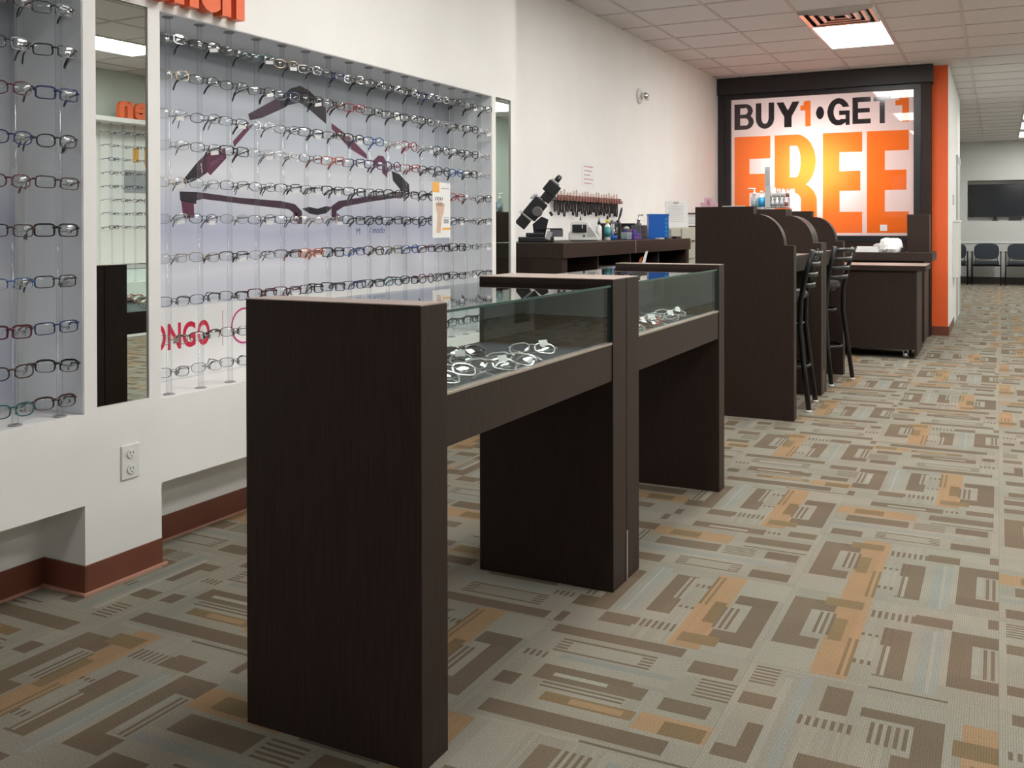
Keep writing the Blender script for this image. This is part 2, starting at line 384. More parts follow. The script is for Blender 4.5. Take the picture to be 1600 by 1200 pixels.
def carpet_material():
    m, n, l = newmat('carpet_pile'); b = n['Principled BSDF']; b.inputs['Roughness'].default_value = 0.95; b.inputs['Specular IOR Level'].default_value = 0.15
    at = n.new('ShaderNodeAttribute'); at.attribute_name = 'Col'
    tc = n.new('ShaderNodeTexCoord'); wv = n.new('ShaderNodeTexWave'); wv.bands_direction = 'X'; wv.inputs['Scale'].default_value = 55; wv.inputs['Distortion'].default_value = 0.6
    no = n.new('ShaderNodeTexNoise'); no.inputs['Scale'].default_value = 260; no.inputs['Detail'].default_value = 3
    n2 = n.new('ShaderNodeTexNoise'); n2.inputs['Scale'].default_value = 3.5
    l.new(tc.outputs['Object'], wv.inputs[0]); l.new(tc.outputs['Object'], no.inputs[0]); l.new(tc.outputs['Object'], n2.inputs[0])
    def mr(src, a, b_):
        r = n.new('ShaderNodeMapRange'); r.inputs['From Min'].default_value = 0.25; r.inputs['From Max'].default_value = 0.75
        r.inputs['To Min'].default_value = a; r.inputs['To Max'].default_value = b_; l.new(src, r.inputs[0]); return r.outputs[0]
    m1 = n.new('ShaderNodeMath'); m1.operation = 'MULTIPLY'; m2 = n.new('ShaderNodeMath'); m2.operation = 'MULTIPLY'
    l.new(mr(wv.outputs[1], 0.90, 1.06), m1.inputs[0]); l.new(mr(no.outputs[0], 0.72, 1.28), m1.inputs[1])
    l.new(m1.outputs[0], m2.inputs[0]); l.new(mr(n2.outputs[0], 0.92, 1.08), m2.inputs[1])
    mx = n.new('ShaderNodeMix'); mx.data_type = 'RGBA'; mx.blend_type = 'MULTIPLY'; mx.inputs[0].default_value = 1
    l.new(at.outputs['Color'], mx.inputs[6]); l.new(m2.outputs[0], mx.inputs[7])
    ge = n.new('ShaderNodeNewGeometry'); n3 = n.new('ShaderNodeTexNoise'); n3.inputs['Scale'].default_value = 2.3; n3.inputs['Detail'].default_value = 1
    l.new(ge.outputs['Position'], n3.inputs[0])
    rp = n.new('ShaderNodeValToRGB'); rp.color_ramp.elements[0].position = 0.38; rp.color_ramp.elements[0].color = (0.985, 1.01, 0.995, 1)
    rp.color_ramp.elements[1].position = 0.62; rp.color_ramp.elements[1].color = (1.03, 0.995, 0.965, 1); l.new(n3.outputs[0], rp.inputs[0])
    m3 = n.new('ShaderNodeMix'); m3.data_type = 'RGBA'; m3.blend_type = 'MULTIPLY'; m3.inputs[0].default_value = 1
    l.new(mx.outputs[2], m3.inputs[6]); l.new(rp.outputs[0], m3.inputs[7]); l.new(m3.outputs[2], b.inputs['Base Color'])
    bp = n.new('ShaderNodeBump'); bp.inputs['Strength'].default_value = 0.4; bp.inputs['Distance'].default_value = 0.003
    l.new(no.outputs[0], bp.inputs['Height']); l.new(bp.outputs[0], b.inputs['Normal'])
    return m
M['carpet'] = carpet_material()
def colour_mesh(me, cols):
    at = me.color_attributes.new('Col', 'FLOAT_COLOR', 'CORNER'); data = []
    for p, c in zip(me.polygons, cols):
        for _ in p.vertices: data += [c[0], c[1], c[2], 1.0]
    at.data.foreach_set('color', data)
def carpet_mesh(name, items):
    mb = MB(); cols = []
    for it in items: tile_geo(mb, cols, *it)
    me = bpy.data.meshes.new(name); me.from_pydata(mb.v, [], mb.f); me.materials.append(M['carpet']); colour_mesh(me, cols); me.update()
    return me
floor = struct(B('floor', M['darkbase'], None, (-3.3, 4.0, -5.0, 23.0, -0.12, -0.006), bev=0))
variants = {}
rest = []
frnd = random.Random(3)
for i in range(-5, 7):
    for j in range(-12, 34):
        cx, cy = (i+0.5)*T, 2.66+(j+0.5)*T
        if cy < -4.6 or cy > 22.8: continue
        par = (i+j) % 2
        kind = (0, 1)[frnd.random() < 0.45] if par == 0 else (2, 3)[frnd.random() < 0.5]
        rot = frnd.choice((0, 2))
        if (i, j) == (-1, 0): kind, rot = 0, 0
        if -5 <= i <= 0 and 0.2 < cy < 14.5:
            if (kind, rot) not in variants: variants[(kind, rot)] = carpet_mesh('carpet_tile', [(kind, rot, 0, 0)])
            o = bpy.data.objects.new('carpet_tile', variants[(kind, rot)]); C.objects.link(o); o.location = (cx, cy, 0); o.parent = floor
        else: rest.append((kind, rot, cx, cy))
o = bpy.data.objects.new('carpet', carpet_mesh('carpet', rest)); C.objects.link(o); o.parent = floor; o['kind'] = 'stuff'

# ---- ceiling
ceil = struct(B('ceiling', M['ctile'], None, (-3.3, 4.0, -5.0, 23.0, 3.0, 3.1), bev=0))
GX0, GY0 = -1.50, 8.12
lamp_cells = set()
lamps = []
for bx in (-1.50, 0.33, 2.16):  # middle row before the sign is added, unseen, as fill light for the walls
    for k in range(-4, 5):
        y0 = 8.73 + k*3.05
        if y0 > -4.6 and y0 < (21.5 if bx > 1 else 11) and y0 > (0 if bx == 0.33 else -9): lamps.append((bx, y0))
lamps.append((0.94, 11.78))
# waiting-room lights
for y0 in (14.83, 16.66, 18.49, 20.3):
    lamps.append((0.33, y0))
for (bx, y0) in lamps:
    lamp_cells.add((round((bx-GX0)/T), round((y0-GY0)/T))); lamp_cells.add((round((bx-GX0)/T), round((y0-GY0)/T)+1))
DIFF = (0, 0); lamp_cells.add(DIFF)
tile_me = MB().box(-0.295, 0.295, -0.295, 0.295, 0.004, 0.02).mesh('ceiling_tile', M['ctile'])
rest = MB()
for i in range(-3, 9):
    for j in range(-21, 24):
        if (i, j) in lamp_cells: continue
        cx, cy = GX0+(i+0.5)*T, GY0+(j+0.5)*T
        if cy > 22.4 or cy < -4.4 or cx > 3.7: continue
        if -3 <= i <= 4 and 5.2 < cy < 16:
            o = bpy.data.objects.new('ceiling_tile', tile_me); C.objects.link(o); o.location = (cx, cy, CE); o.parent = ceil
        else: rest.box(cx-0.295, cx+0.295, cy-0.295, cy+0.295, CE+0.004, CE+0.02)
o = rest.build('tiles', M['ctile'], ceil); o['kind'] = 'stuff'
gb = MB()
for i in range(-2, 9): gb.box(GX0+i*T-0.012, GX0+i*T+0.012, -4.5, 22.5, CE-0.002, CE+0.01)
for j in range(-20, 24): gb.box(XL, 3.7, GY0+j*T-0.012, GY0+j*T+0.012, CE-0.0015, CE+0.0095)
gb.build('ceiling_grid', M['tbar'], ceil)
ORDL = ['first', 'second', 'third', 'fourth', 'fifth', 'sixth', 'seventh']
for n_, (bx, y0) in enumerate(lamps):
    where = 'left' if bx < 0 else ('middle' if bx < 1 else 'right')
    nth = 1+sum(1 for (b2, y2) in lamps if b2 == bx and y2 < 11 and y2 > y0)
    nb = 1+sum(1 for (b2, y2) in lamps if b2 == bx and y2 > 11 and y2 < y0)
    if y0 < 11: lab = 'bright ceiling light panel in the %s row, %s one before the back sign' % (where, ORDL[nth-1])  # the middle-row panels here are added fill light
    else: lab = 'bright ceiling light panel in the %s row, %s one beyond the orange wall' % (where, ORDL[nb-1])
    if bx == 0.94: lab = 'ceiling light panel by the hall corner, seen only in the far mirror'
    if (bx, y0) == (-1.50, 8.73): lab = 'glowing white ceiling light panel right behind the square metal air diffuser'
    t = thing('ceiling_light', lab, 'ceiling light', (bx+0.305, y0+0.61, CE), 'recessed ceiling lights')
    W_, H_ = 0.61, 1.22
    B('frame', M['metalw'], t, (bx, bx+W_, y0, y0+0.02, CE-0.006, CE+0.02), (bx, bx+W_, y0+H_-0.02, y0+H_, CE-0.006, CE+0.02),
      (bx, bx+0.02, y0+0.02, y0+H_-0.02, CE-0.006, CE+0.02), (bx+W_-0.02, bx+W_, y0+0.02, y0+H_-0.02, CE-0.006, CE+0.02), bev=0)
    B('diffuser', M['lamp' if y0 > 1.5 else 'lampdim'], t, (bx+0.02, bx+W_-0.02, y0+0.02, y0+H_-0.02, CE-0.001, CE+0.008), bev=0)
# air diffuser
t = thing('air_diffuser', 'square metal ceiling air diffuser in front of the lit panel', 'air vent', (-1.195, 8.425, CE))
for k in range(4):
    a = 0.30-0.07*k; b = a-0.045; z0, z1 = CE-0.028+0.004*k, CE-0.002
    m = MB()
    v = []
    for (r_, z) in ((a, z1 if k else z1), (b+0.03, z0), (b, z0+0.006), (a-0.012, z1+0.006)):
        v.append([(-1.195-r_, 8.425-r_, z), (-1.195+r_, 8.425-r_, z), (-1.195+r_, 8.425+r_, z), (-1.195-r_, 8.425+r_, z)])
    base = len(m.v)
    for ring in v: m.v += ring
    for q in range(3):
        for s_ in range(4): m.face([base+q*4+s_, base+q*4+(s_+1) % 4, base+(q+1)*4+(s_+1) % 4, base+(q+1)*4+s_])
    m.build('louver', M['metalw'], t)
B('core', M['darkslot'], t, (-1.195-0.29, -1.195+0.29, 8.425-0.29, 8.425+0.29, CE+0.006, CE+0.012), bev=0)

# ---- walls
struct(B('wall_left', M['wall'], None, (XL-0.1, XL, -4.6, 11.9, 0, CE+0.03), bev=0))
wd = MB()
def vb(y0, y1, z0, z1, x0=XL, x1=XF): wd.box(x0, x1, y0, y1, z0, z1)
ZN, ZT = 0.592, 1.975
vb(YS, YE, 0.293, ZN); vb(YS, YE, ZT, CE)
wd.box(XL, -2.955, YS, YE, ZN, ZT)                      # niche back
for (a, b) in ((YS, 0.38), (0.62, 0.70), (2.165, 2.215), (2.433, 2.487), (4.994, 5.04), (5.237, YE)): vb(a, b, ZN, ZT)
for (a, b) in ((0.38, 0.62), (2.215, 2.433), (5.04, 5.237)):
    vb(a, b, ZN, ZT, -2.955, -2.685); vb(a, b, ZN, 0.604)
wd.box(XL, -2.868, YS, YE, 0, 0.293)
for (a, b) in ((YS, 0.70), (2.166, 2.487), (4.994, YE)): vb(a, b, 0, 0.293, -2.868, XF)
wall_display = struct(wd.build('wall_display', M['wall'], None))
# alcove linings (cool grey) as part of the wall
for (a, b) in ((0.70, 2.165), (2.487, 4.994)):
    B('alcove_lining', M['alcove'], wall_display, (-2.953, XF-0.003, a, a+0.003, ZN+0.003, ZT-0.003), (-2.953, XF-0.003, b-0.003, b, ZN+0.003, ZT-0.003), (-2.955, -2.9525, a, b, ZN+0.002, ZT-0.002),
      (-2.953, XF-0.003, a, b, ZT-0.003, ZT), bev=0)
# base boards with cove lip
def base(name, boxes, lips, mat='brownbase'):
    o = struct(B(name, M[mat], None, *boxes, bev=0.002))
    if lips: B('cove_lip', M['lipbase'], o, *lips, bev=0.001)
    return o
base('baseboard_left', [(-2.868, -2.862, 0.70, 2.16, 0, 0.097), (-2.868, -2.862, 2.487, 4.994, 0, 0.097)], [(-2.862, -2.852, 0.70, 2.155, 0, 0.008), (-2.862, -2.852, 2.487, 4.994, 0, 0.008)], 'brownbase')
base('baseboard_column', [(-2.868, XF+0.006, 2.160, 2.166, 0, 0.097), (XF, XF+0.006, 2.166, 2.487, 0, 0.097)],
     [(-2.868, XF+0.018, 2.148, 2.160, 0, 0.010), (XF+0.006, XF+0.018, 2.160, 2.50, 0, 0.010)])
base('baseboard_column.001', [(XF, XF+0.006, 4.994, 5.304, 0, 0.097)], [])
# opposite side
struct(B('wall_right', M['wallgreen'], None, (3.7, 3.8, -4.6, 12.0, 0, CE+0.03), bev=0))
struct(B('wall_hall', M['wallgreen'], None, (1.83, 3.8, 12.0, 12.1, 0, CE+0.03), (1.83, 1.93, 12.1, 22.5, 0, CE+0.03), bev=0))
# sign wall, orange end and corridor wall
struct(B('wall_back', M['wall'], None, (-3.12, -0.66, 11.9, 12.0, 0, CE+0.03), bev=0))
struct(B('wall_orange', M['orange'], None, (-0.664, -0.502, 11.56, 11.9, 0, CE+0.03), bev=0))
side = struct(B('wall_corridor', M['wall'], None, (-0.502, -0.497, 11.56, 12.0, 0, CE+0.03), (-0.62, -0.497, 12.0, 14.9, 0, CE+0.03), (-0.66, -0.62, 11.9, 12.0, 0, CE+0.03), bev=0))
base('baseboard_back', [(-0.664, -0.497, 11.553, 11.56, 0, 0.10)], [])
base('baseboard_corridor', [(-0.497, -0.490, 11.553, 12.9, 0, 0.10)], [])
for bx in ((-3.1, -0.60, 22.5, 22.6, 0, CE+0.03), (-0.5995, 0.62, 22.5, 22.6, 0, 1.32), (-0.5995, 0.62, 22.5, 22.6, 2.17, CE+0.03), (0.6205, 2.0, 22.5, 22.6, 0, CE+0.03), (-0.70, 0.72, 22.72, 22.8, 1.2, 2.3),
           (-0.64, 0.66, 22.601, 22.719, 1.25, 1.32), (-0.64, 0.66, 22.601, 22.719, 2.17, 2.25), (-0.68, -0.60, 22.601, 22.719, 1.3201, 2.1699), (0.6205, 0.68, 22.601, 22.719, 1.3201, 2.1699)):
    struct(B('wall_waiting', M['wallfar'], None, bx, bev=0))
struct(B('wall_waiting_left', M['wallfar'], None, (-3.1, -3.0, 12.0, 22.6, 0, CE+0.03), (-3.0, -0.62, 14.8, 14.9, 0, CE+0.03), bev=0))
base('baseboard_waiting', [(-3.0, 1.83, 22.49, 22.5, 0, 0.14)], [], 'darkbase')
struct(B('trim_1', M['white'], None, (-3.0, 1.83, 22.48, 22.5, 0.85, 0.885), bev=0))
# corridor door in the side wall
dj = struct(B('door_1', M['white'], None, (-0.497, -0.488, 13.75, 14.65, 0.0, 2.05), bev=0.002))
B('door_frame', M['lgrey'], dj, (-0.497, -0.480, 13.67, 13.75, 0, 2.13), (-0.497, -0.480, 14.65, 14.73, 0, 2.13), (-0.497, -0.480, 13.75, 14.65, 2.05, 2.13), bev=0.001)
# storefront behind the camera
wf = MB()
wf.box(-3.12, 3.8, -4.6, -4.5, 0, 0.5); wf.box(-3.12, 3.8, -4.6, -4.5, 2.6, CE+0.03)
for a, b in ((-3.12, -2.6), (-0.9, -0.7), (1.2, 1.4), (3.2, 3.8)): wf.box(a, b, -4.6, -4.5, 0.5, 2.6)
struct(wf.build('wall_front', M['wall'], None))
for n_, (a, b) in enumerate(((-2.6, -0.9), (-0.7, 1.2), (1.4, 3.2))):
    o = struct(B('window_%d' % (n_+1), M['winframe'], None, (a, a+0.05, -4.58, -4.50, 0.5, 2.6), (b-0.05, b, -4.58, -4.50, 0.5, 2.6), (a+0.05, b-0.05, -4.58, -4.50, 0.5, 0.55), (a+0.05, b-0.05, -4.58, -4.50, 2.55, 2.6)))
    B('pane', M['skyglass'], o, (a+0.05, b-0.05, -4.55, -4.54, 0.55, 2.55), bev=0)

# ================================================================== BIG FURNITURE
# ---- display cases
def display_case(y0, y1, pa, pb, label, first):
    """y0..y1 outer, pa/pb panel thickness at each end"""
    x0, x1, zt = -1.63, -1.13, 1.03
    t = thing('display_case', label, 'display case', ((x0+x1)/2, (y0+y1)/2, 0), 'glass-topped counter cases')
    a, b = y0+pa, y1-pb
    for (p, q) in ((y0, a), (b, y1)):
        o = B('end_panel', M['lam'], t, (x0, x1, p, q, 0, zt-0.002), bev=0.0015)
        B('top_cap', M['lamtop_lit'], o, (x0+0.0015, x1-0.0015, p+0.0015, q-0.0015, zt-0.002, zt), bev=0)
    f = B('front_apron', M['lamedge'], t, (x1-0.022, x1-0.004, a, b, 0.695, 0.815))
    B('edge_trim', M['alu'], f, (x1-0.024, x1-0.002, a, b, 0.815, 0.822), bev=0.0008)
    B('back_apron', M['lam'], t, (x0+0.004, x0+0.022, a, b, 0.695, 0.80))
    B('bottom_panel', M['lamblack'], t, (x0+0.022, x1-0.024, a, b, 0.695, 0.712))
    B('deck', M['deck'], t, (x0+0.022, x1-0.024, a, b, 0.790, 0.800), bev=0)
    g = B('front_glass', M['pane'], t, (x1-0.016, x1-0.010, a, b, 0.822, 1.004), bev=0)
    B('glass_edge', M['glassedge'], g, (x1-0.0165, x1-0.0095, b-0.003, b, 0.822, 1.004), bev=0)
    g = B('top_glass', M['pane'], t, (x0+0.01, x1-0.006, a, b, 1.004, 1.010), bev=0)
    B('glass_edge', M['glassedge'], g, (x1-0.006, x1-0.0045, a, b, 1.004, 1.0105), bev=0)
    B('back_glass', M['pane'], t, (x0+0.010, x0+0.015, a, b, 0.80, 1.004), bev=0)
    B('end_glass', M['endpane'], t, (x0+0.02, x1-0.018, b-0.004, b-0.002, 0.80, 1.003), bev=0)
    return t
display_case(1.783, 3.077, 0.112, 0.124, 'front brown counter case with glass top, nearest the camera', True)
display_case(3.081, 4.378, 0.124, 0.09, 'second brown counter case with glass top, behind the nearest one', False)
# worn foot strip at the joint
tag(B('corner_guard', M['alu'], None, (-1.1295, -1.1275, 3.074, 3.084, 0.0, 0.17), bev=0), 'short metal strip covering the joint at the foot of the two cases', 'trim strip')
tag(B('corner_guard', M['alu'], None, (-1.1295, -1.1275, 7.177, 7.188, 0.0, 0.17), bev=0), 'short metal strip at the foot of the middle pair of partitions', 'trim strip')

# ---- curved partitions of the fitting stations
def partition_poly():
    p = [(-1.75, 0), (-1.13, 0), (-1.13, 1.084), (-1.188, 1.084)]
    cx, cz, a, b = -1.362, 1.084, 0.174, 0.196
    for k in range(0, 13):
        an = PI/2*k/12; p.append((cx+a*math.cos(an), cz+b*math.sin(an)))
    p += [(-1.377, 1.28), (-1.377, 1.328), (-1.75, 1.328)]
    return p
def partition(y0, y1, label):
    t = thing('partition_panel', label, 'partition', (-1.44, (y0+y1)/2, 0), 'curved partitions of the fitting stations')
    poly = partition_poly(); m = MB(); m.prism(poly, lambda u, v, d: (u, d, v), y0, y1)
    m.build('panel', M['lam'], t)
    e = MB()
    for i in range(1, len(poly)-1):
        (a, b), (c, d) = poly[i], poly[(i+1)]
        dx, dz = c-a, d-b; L = math.hypot(dx, dz)
        if L < 1e-6: continue
        nx, nz = dz/L*0.0012, -dx/L*0.0012
        k = len(e.v)
        for (px, pz) in ((a, b), (c, d), (c+nx, d+nz), (a+nx, b+nz)):
            e.v += [(px, y0+0.001, pz), (px, y1-0.001, pz)]
        e.face([k, k+1, k+3, k+2]); e.face([k+4, k+6, k+7, k+5]); e.face([k, k+2, k+4, k+6]); e.face([k+1, k+7, k+5, k+3])
    e.build('edge_band', M['lamedge'], t)
    return t
partition(6.05, 6.135, 'tall dark wood partition with curved top corner, nearest of the row')
partition(7.07, 7.178, 'dark curved partition, the nearer of the back-to-back middle pair')
partition(7.186, 7.30, 'dark curved partition, the farther of the back-to-back middle pair')
partition(8.14, 8.245, 'dark curved partition at the far end, beside the second stool')
for n_, (a, b) in enumerate(((6.137, 7.068), (7.302, 8.138))):
    t = thing('fitting_desk', ('dark counter between the first and second curved partitions', 'dark counter between the middle and the last curved partitions')[n_], 'counter', (-1.5, (a+b)/2, 0), 'counters between the partitions')
    wt_ = B('worktop', M['lam'], t, (-1.73, -1.20, a, b, 0.985, 1.0085), bev=0.001)
    B('top_surface', M['lamtop_lit'], wt_, (-1.729, -1.201, a+0.001, b-0.001, 1.0085, 1.01), bev=0)
    B('apron', M['lam'], t, (-1.225, -1.205, a, b, 0.90, 0.984))
    B('back_panel', M['lam'], t, (-1.75, -1.731, a, b, 0, 1.328))
    B('shelf', M['lam'], t, (-1.73, -1.63, a, b, 0.45, 0.468))
    tag(B('paper_sheet', M['paper'], None, (-1.42, -1.205, a+0.02, a+0.30, 1.0105, 1.014), bev=0), ('white papers on the first fitting counter behind the near partition', 'white papers on the second fitting counter')[n_], 'paper')
tag(B('notice_strip', M['paper'], None, (-1.40, -1.19, 6.1355, 6.1375, 0.46, 0.60), bev=0), 'white paper notice on the inner side of the nearest partition', 'paper')

# ---- work bench along the left wall
t = thing('work_bench', 'long dark brown work bench with open compartments along the left wall', 'bench', (-2.7, 6.8, 0))
x0, x1, y0, y1 = -3.015, -2.40, 5.42, 8.155
for a, b in ((y0, 6.738), (6.750, y1)):
    B('worktop', M['lamedge'], t, (x0, x1, a, b, 1.008, 1.102), bev=0.0015)
B('worktop_joint', M['alu'], t, (x0+0.01, x1+0.001, 6.739, 6.749, 1.01, 1.102), bev=0)
B('end_panel', M['lam'], t, (x0, x1-0.012, y0+0.004, y0+0.09, 0, 1.007))
B('end_panel', M['lam'], t, (x0, x1-0.012, y1-0.10, y1-0.012, 0, 1.007))
for yy in (6.07, 6.71, 7.37): B('divider', M['lamedge'], t, (x0+0.01, x1-0.03, yy-0.012, yy+0.012, 0.10, 1.007))
for zz in (0.10, 0.40, 0.72): B('shelf', M['lam'], t, (x0+0.012, x1-0.06, y0+0.092, y1-0.102, zz-0.018, zz))
B('back_panel', M['lamblack'], t, (x0, x0+0.01, y0+0.092, y1-0.102, 0.10, 1.007))
B('plinth', M['lamblack'], t, (x0, x1-0.08, y0+0.092, y1-0.102, 0, 0.08))
for k, (a, b, h) in enumerate(((6.12, 6.42, 0.16), (6.44, 6.62, 0.20))):
    q = thing('storage_box', ('wide pale plastic box on the upper shelf of the work bench', 'narrower pale plastic box beside it on the bench shelf')[k], 'box', (-2.62, (a+b)/2, 0.72))
    B('tub', M['lgrey'], q, (-2.80, -2.47, a, b, 0.7205, 0.72+h-0.02), bev=0.004); B('lid', M['white'], q, (-2.81, -2.46, a-0.008, b+0.008, 0.72+h-0.02, 0.72+h), bev=0.003)
# leaflet standing in the compartment
q = thing('leaflet', 'white leaflet with an orange print leaning out of the bench compartment', 'leaflet', (-2.35, 6.76, 0.72))
m = MB(); m.prism([(6.655, 0.80), (6.77, 0.80), (6.93, 1.022), (6.88, 1.018)], mapX, -2.372, -2.369); m.build('sheet', M['paper'], q)
m = MB(); m.prism([(6.70, 0.93), (6.76, 0.925), (6.82, 0.985), (6.75, 0.975)], mapX, -2.3688, -2.3682); m.build('print', M['signorange'], q)

t = thing('added_dark_cabinet', 'tall dark cabinet at the near end of the left wall, added to darken reflections', 'cabinet', (-2.76, -0.5, 0))  # added out of view to put dark into the case reflections
B('body', M['lam'], t, (-3.015, -2.52, -1.3, 0.25, 0.05, 2.15), bev=0.002); B('plinth', M['lamblack'], t, (-3.0, -2.56, -1.28, 0.23, 0, 0.049), bev=0)
for k in range(3):
    d_ = B('door', M['lam'], t, (-2.519, -2.50, -1.295+0.516*k, -0.785+0.516*k, 0.06, 2.14), bev=0.002); B('handle', M['chrome'], d_, (-2.499, -2.48, -0.85+0.516*k, -0.838+0.516*k, 1.0, 1.2), bev=0.001)
# ---- filing cabinets
for k, (a, b) in enumerate(((8.20, 8.50), (8.525, 9.16))):
    t = thing('filing_cabinet', ('narrow pale green filing cabinet next to the work bench', 'wide pale green filing cabinet under the small framed certificate')[k], 'cabinet', (-2.8, (a+b)/2, 0))
    B('body', M['cabinet'], t, (-3.015, -2.605, a, b, 0.02, 1.196), bev=0.004)
    for d in range(4):
        dr = B('drawer', M['cabinet'], t, (-2.604, -2.592, a+0.01, b-0.01, 0.04+d*0.288, 0.318+d*0.288), bev=0.003)
        B('handle', M['chrome'], dr, (-2.591, -2.575, (a+b)/2-0.05, (a+b)/2+0.05, 0.20+d*0.288, 0.215+d*0.288), bev=0.002)
    B('base', M['black'], t, (-3.0, -2.62, a+0.01, b-0.01, 0, 0.019), bev=0)

# ---- reception counter, desk and dark upright
t = thing('reception_counter', 'dark raised counter below the orange sign', 'counter', (-1.6, 10.6, 0))
B('worktop', M['lamedge'], t, (-2.9, -0.585, 10.25, 10.95, 0.858, 0.942), bev=0.002)
B('body', M['lam'], t, (-2.88, -0.66, 10.29, 10.93, 0.06, 0.857), bev=0.002)
B('plinth', M['lamblack'], t, (-2.86, -0.70, 10.33, 10.9, 0, 0.059), bev=0)
tag(B('dark_upright', M['lam'], None, (-0.845, -0.635, 10.62, 10.86, 0.943, 1.325), bev=0.002), 'dark square upright box on the right end of the raised counter', 'monitor box')
t = thing('rolling_desk', 'dark desk on casters in front of the raised counter', 'desk', (-1.2, 9.7, 0))
wt_ = B('worktop', M['lam'], t, (-1.95, -0.588, 9.33, 10.02, 0.800, 0.8465), bev=0.001)
B('top_surface', M['lamtop_lit'], wt_, (-1.949, -0.589, 9.331, 10.019, 0.8465, 0.848), bev=0)
B('front_panel', M['lam'], t, (-1.92, -0.685, 9.365, 9.385, 0.085, 0.799))
B('side_panel', M['lamedge'], t, (-0.684, -0.662, 9.365, 9.995, 0.03, 0.799))
B('side_panel', M['lam'], t, (-1.94, -1.921, 9.365, 9.995, 0.085, 0.799))
B('shelf', M['lam'], t, (-1.92, -0.685, 9.386, 9.995, 0.085, 0.10))
for (x, y) in ((-0.76, 9.42), (-0.76, 9.93), (-1.86, 9.42), (-1.86, 9.93)):
    m = MB(); m.lathe((x, y, 0.03), [(0.005, -0.014), (0.03, -0.012), (0.03, 0.012), (0.005, 0.014)], 16, 'x'); c_ = m.build('caster', M['chrome'], t)
    B('fork', M['chrome'], c_, (x-0.02, x-0.017, y-0.012, y+0.012, 0.02, 0.085), (x+0.017, x+0.02, y-0.012, y+0.012, 0.02, 0.085), bev=0)

# ---- illuminated sign in a dark surround
t = thing('illuminated_sign', 'large backlit sign reading BUY 1 GET 1 FREE in a dark surround', 'sign', (-1.85, 11.45, 0))
SY = 11.45
B('header_beam', M['lamblack'], t, (-3.018, -0.645, 11.36, 11.89, 2.775, 2.966), bev=0.003)
B('side_post', M['lamblack'], t, (-3.018, -2.945, 11.40, 11.89, 0, 2.774), bev=0.002)
B('side_post', M['lam'], t, (-0.765, -0.667, 11.40, 11.89, 0, 2.774), bev=0.002)
B('lower_panel', M['lam'], t, (-2.944, -0.766, 11.42, 11.46, 0, 1.03), bev=0)
fr_ = MB(); fr_.box(-2.944, -0.766, 11.415, 11.455, 2.718, 2.774); fr_.box(-2.944, -0.766, 11.415, 11.455, 1.031, 1.10)
fr_.box(-2.944, -2.866, 11.415, 11.455, 1.10, 2.718); fr_.box(-0.842, -0.766, 11.415, 11.455, 1.10, 2.718)
fr_.build('inner_frame', M['black'], t, 0.002)
lb = B('light_box', M['boxinside'], t, (-2.943, -0.767, 11.86, 11.88, 1.04, 2.77), (-2.943, -2.93, 11.46, 11.86, 1.04, 2.77), (-0.78, -0.767, 11.46, 11.86, 1.04, 2.77),
  (-2.93, -0.78, 11.46, 11.86, 1.04, 1.05), (-2.93, -0.78, 11.46, 11.86, 2.76, 2.77), bev=0)
# printed film: letters are cut into one plane so that the lamps behind shine through each piece
def bar(u, v, a, b, c, d): return a <= u <= b and c <= v <= d
def ring_half(u, v, cx, cy, ax, ay, tx, ty, side):
    if side > 0 and u < cx: return False
    if side < 0 and u > cx: return False
    o = ((u-cx)/ax)**2 + ((v-cy)/ay)**2 <= 1
    i_ = ((u-cx)/(ax-tx))**2 + ((v-cy)/(ay-ty))**2 <= 1
    return o and not i_
def L_B(u, v):
    return bar(u,v,0,.31,0,1) or bar(u,v,.27,.55,.84,1) or bar(u,v,.27,.6,.44,.58) or bar(u,v,.27,.58,0,.16) or ring_half(u,v,.55,.72,.40,.28,.26,.15,1) or ring_half(u,v,.58,.29,.42,.29,.27,.15,1)
def L_R(u, v): 
    if bar(u,v,0,.37,0,1): return True
    if ring_half(u,v,.50,.725,.48,.275,.36,.115,1) or bar(u,v,.37,.5,.885,1) or bar(u,v,.37,.5,.45,.565): return True
    return (.63 <= u <= 1 and v <= .36) or (ring_half(u,v,.48,.32,.52,.2,.37,.115,1) and v > .32) 
def L_U(u, v):
    if v > .4: return bar(u,v,0,.31,0,1) or bar(u,v,.69,1,0,1)
    o = ((u-.5)/.5)**2+((v-.4)/.4)**2 <= 1; i_ = ((u-.5)/.19)**2+((v-.4)/.21)**2 <= 1
    return o and not i_
def L_Y(u, v):
    if v < .42: return .34 <= u <= .66
    k = (v-.40)/.6; c0 = .5-.37*k; c1 = .5+.37*k
    return abs(u-c0) < .165 or abs(u-c1) < .165
def L_1(u, v): return bar(u,v,.5,1,0,1) or (bar(u,v,0,.5,.62,.82)) or (bar(u,v,.3,.5,.75,1) and v < .8+u*.4)
def L_dot(u, v): return (u-.5)**2+(v-.5)**2 <= .25
def L_G(u, v):
    o = ((u-.5)/.5)**2+((v-.5)/.5)**2 <= 1; i_ = ((u-.5)/.22)**2+((v-.5)/.30)**2 <= 1
    if o and not i_ and not (u > .5 and .5 < v < .66) and not (u > .62 and v < .5): return True
    return bar(u,v,.52,1,.38,.53) or bar(u,v,.82,1,0,.5) or (o and .62 < u <= .82 and v < .24 and not i_)
def L_E(u, v): return bar(u,v,0,.30,0,1) or bar(u,v,0,1,.82,1) or bar(u,v,0,.93,.42,.59) or bar(u,v,0,1,0,.18)
def L_T(u, v): return bar(u,v,.35,.65,0,1) or bar(u,v,0,1,.82,1)
def F_E(u, v): return bar(u,v,0,.43,0,1) or bar(u,v,0,1,.80,1) or bar(u,v,0,.95,.417,.615) or bar(u,v,0,1,0,.21)
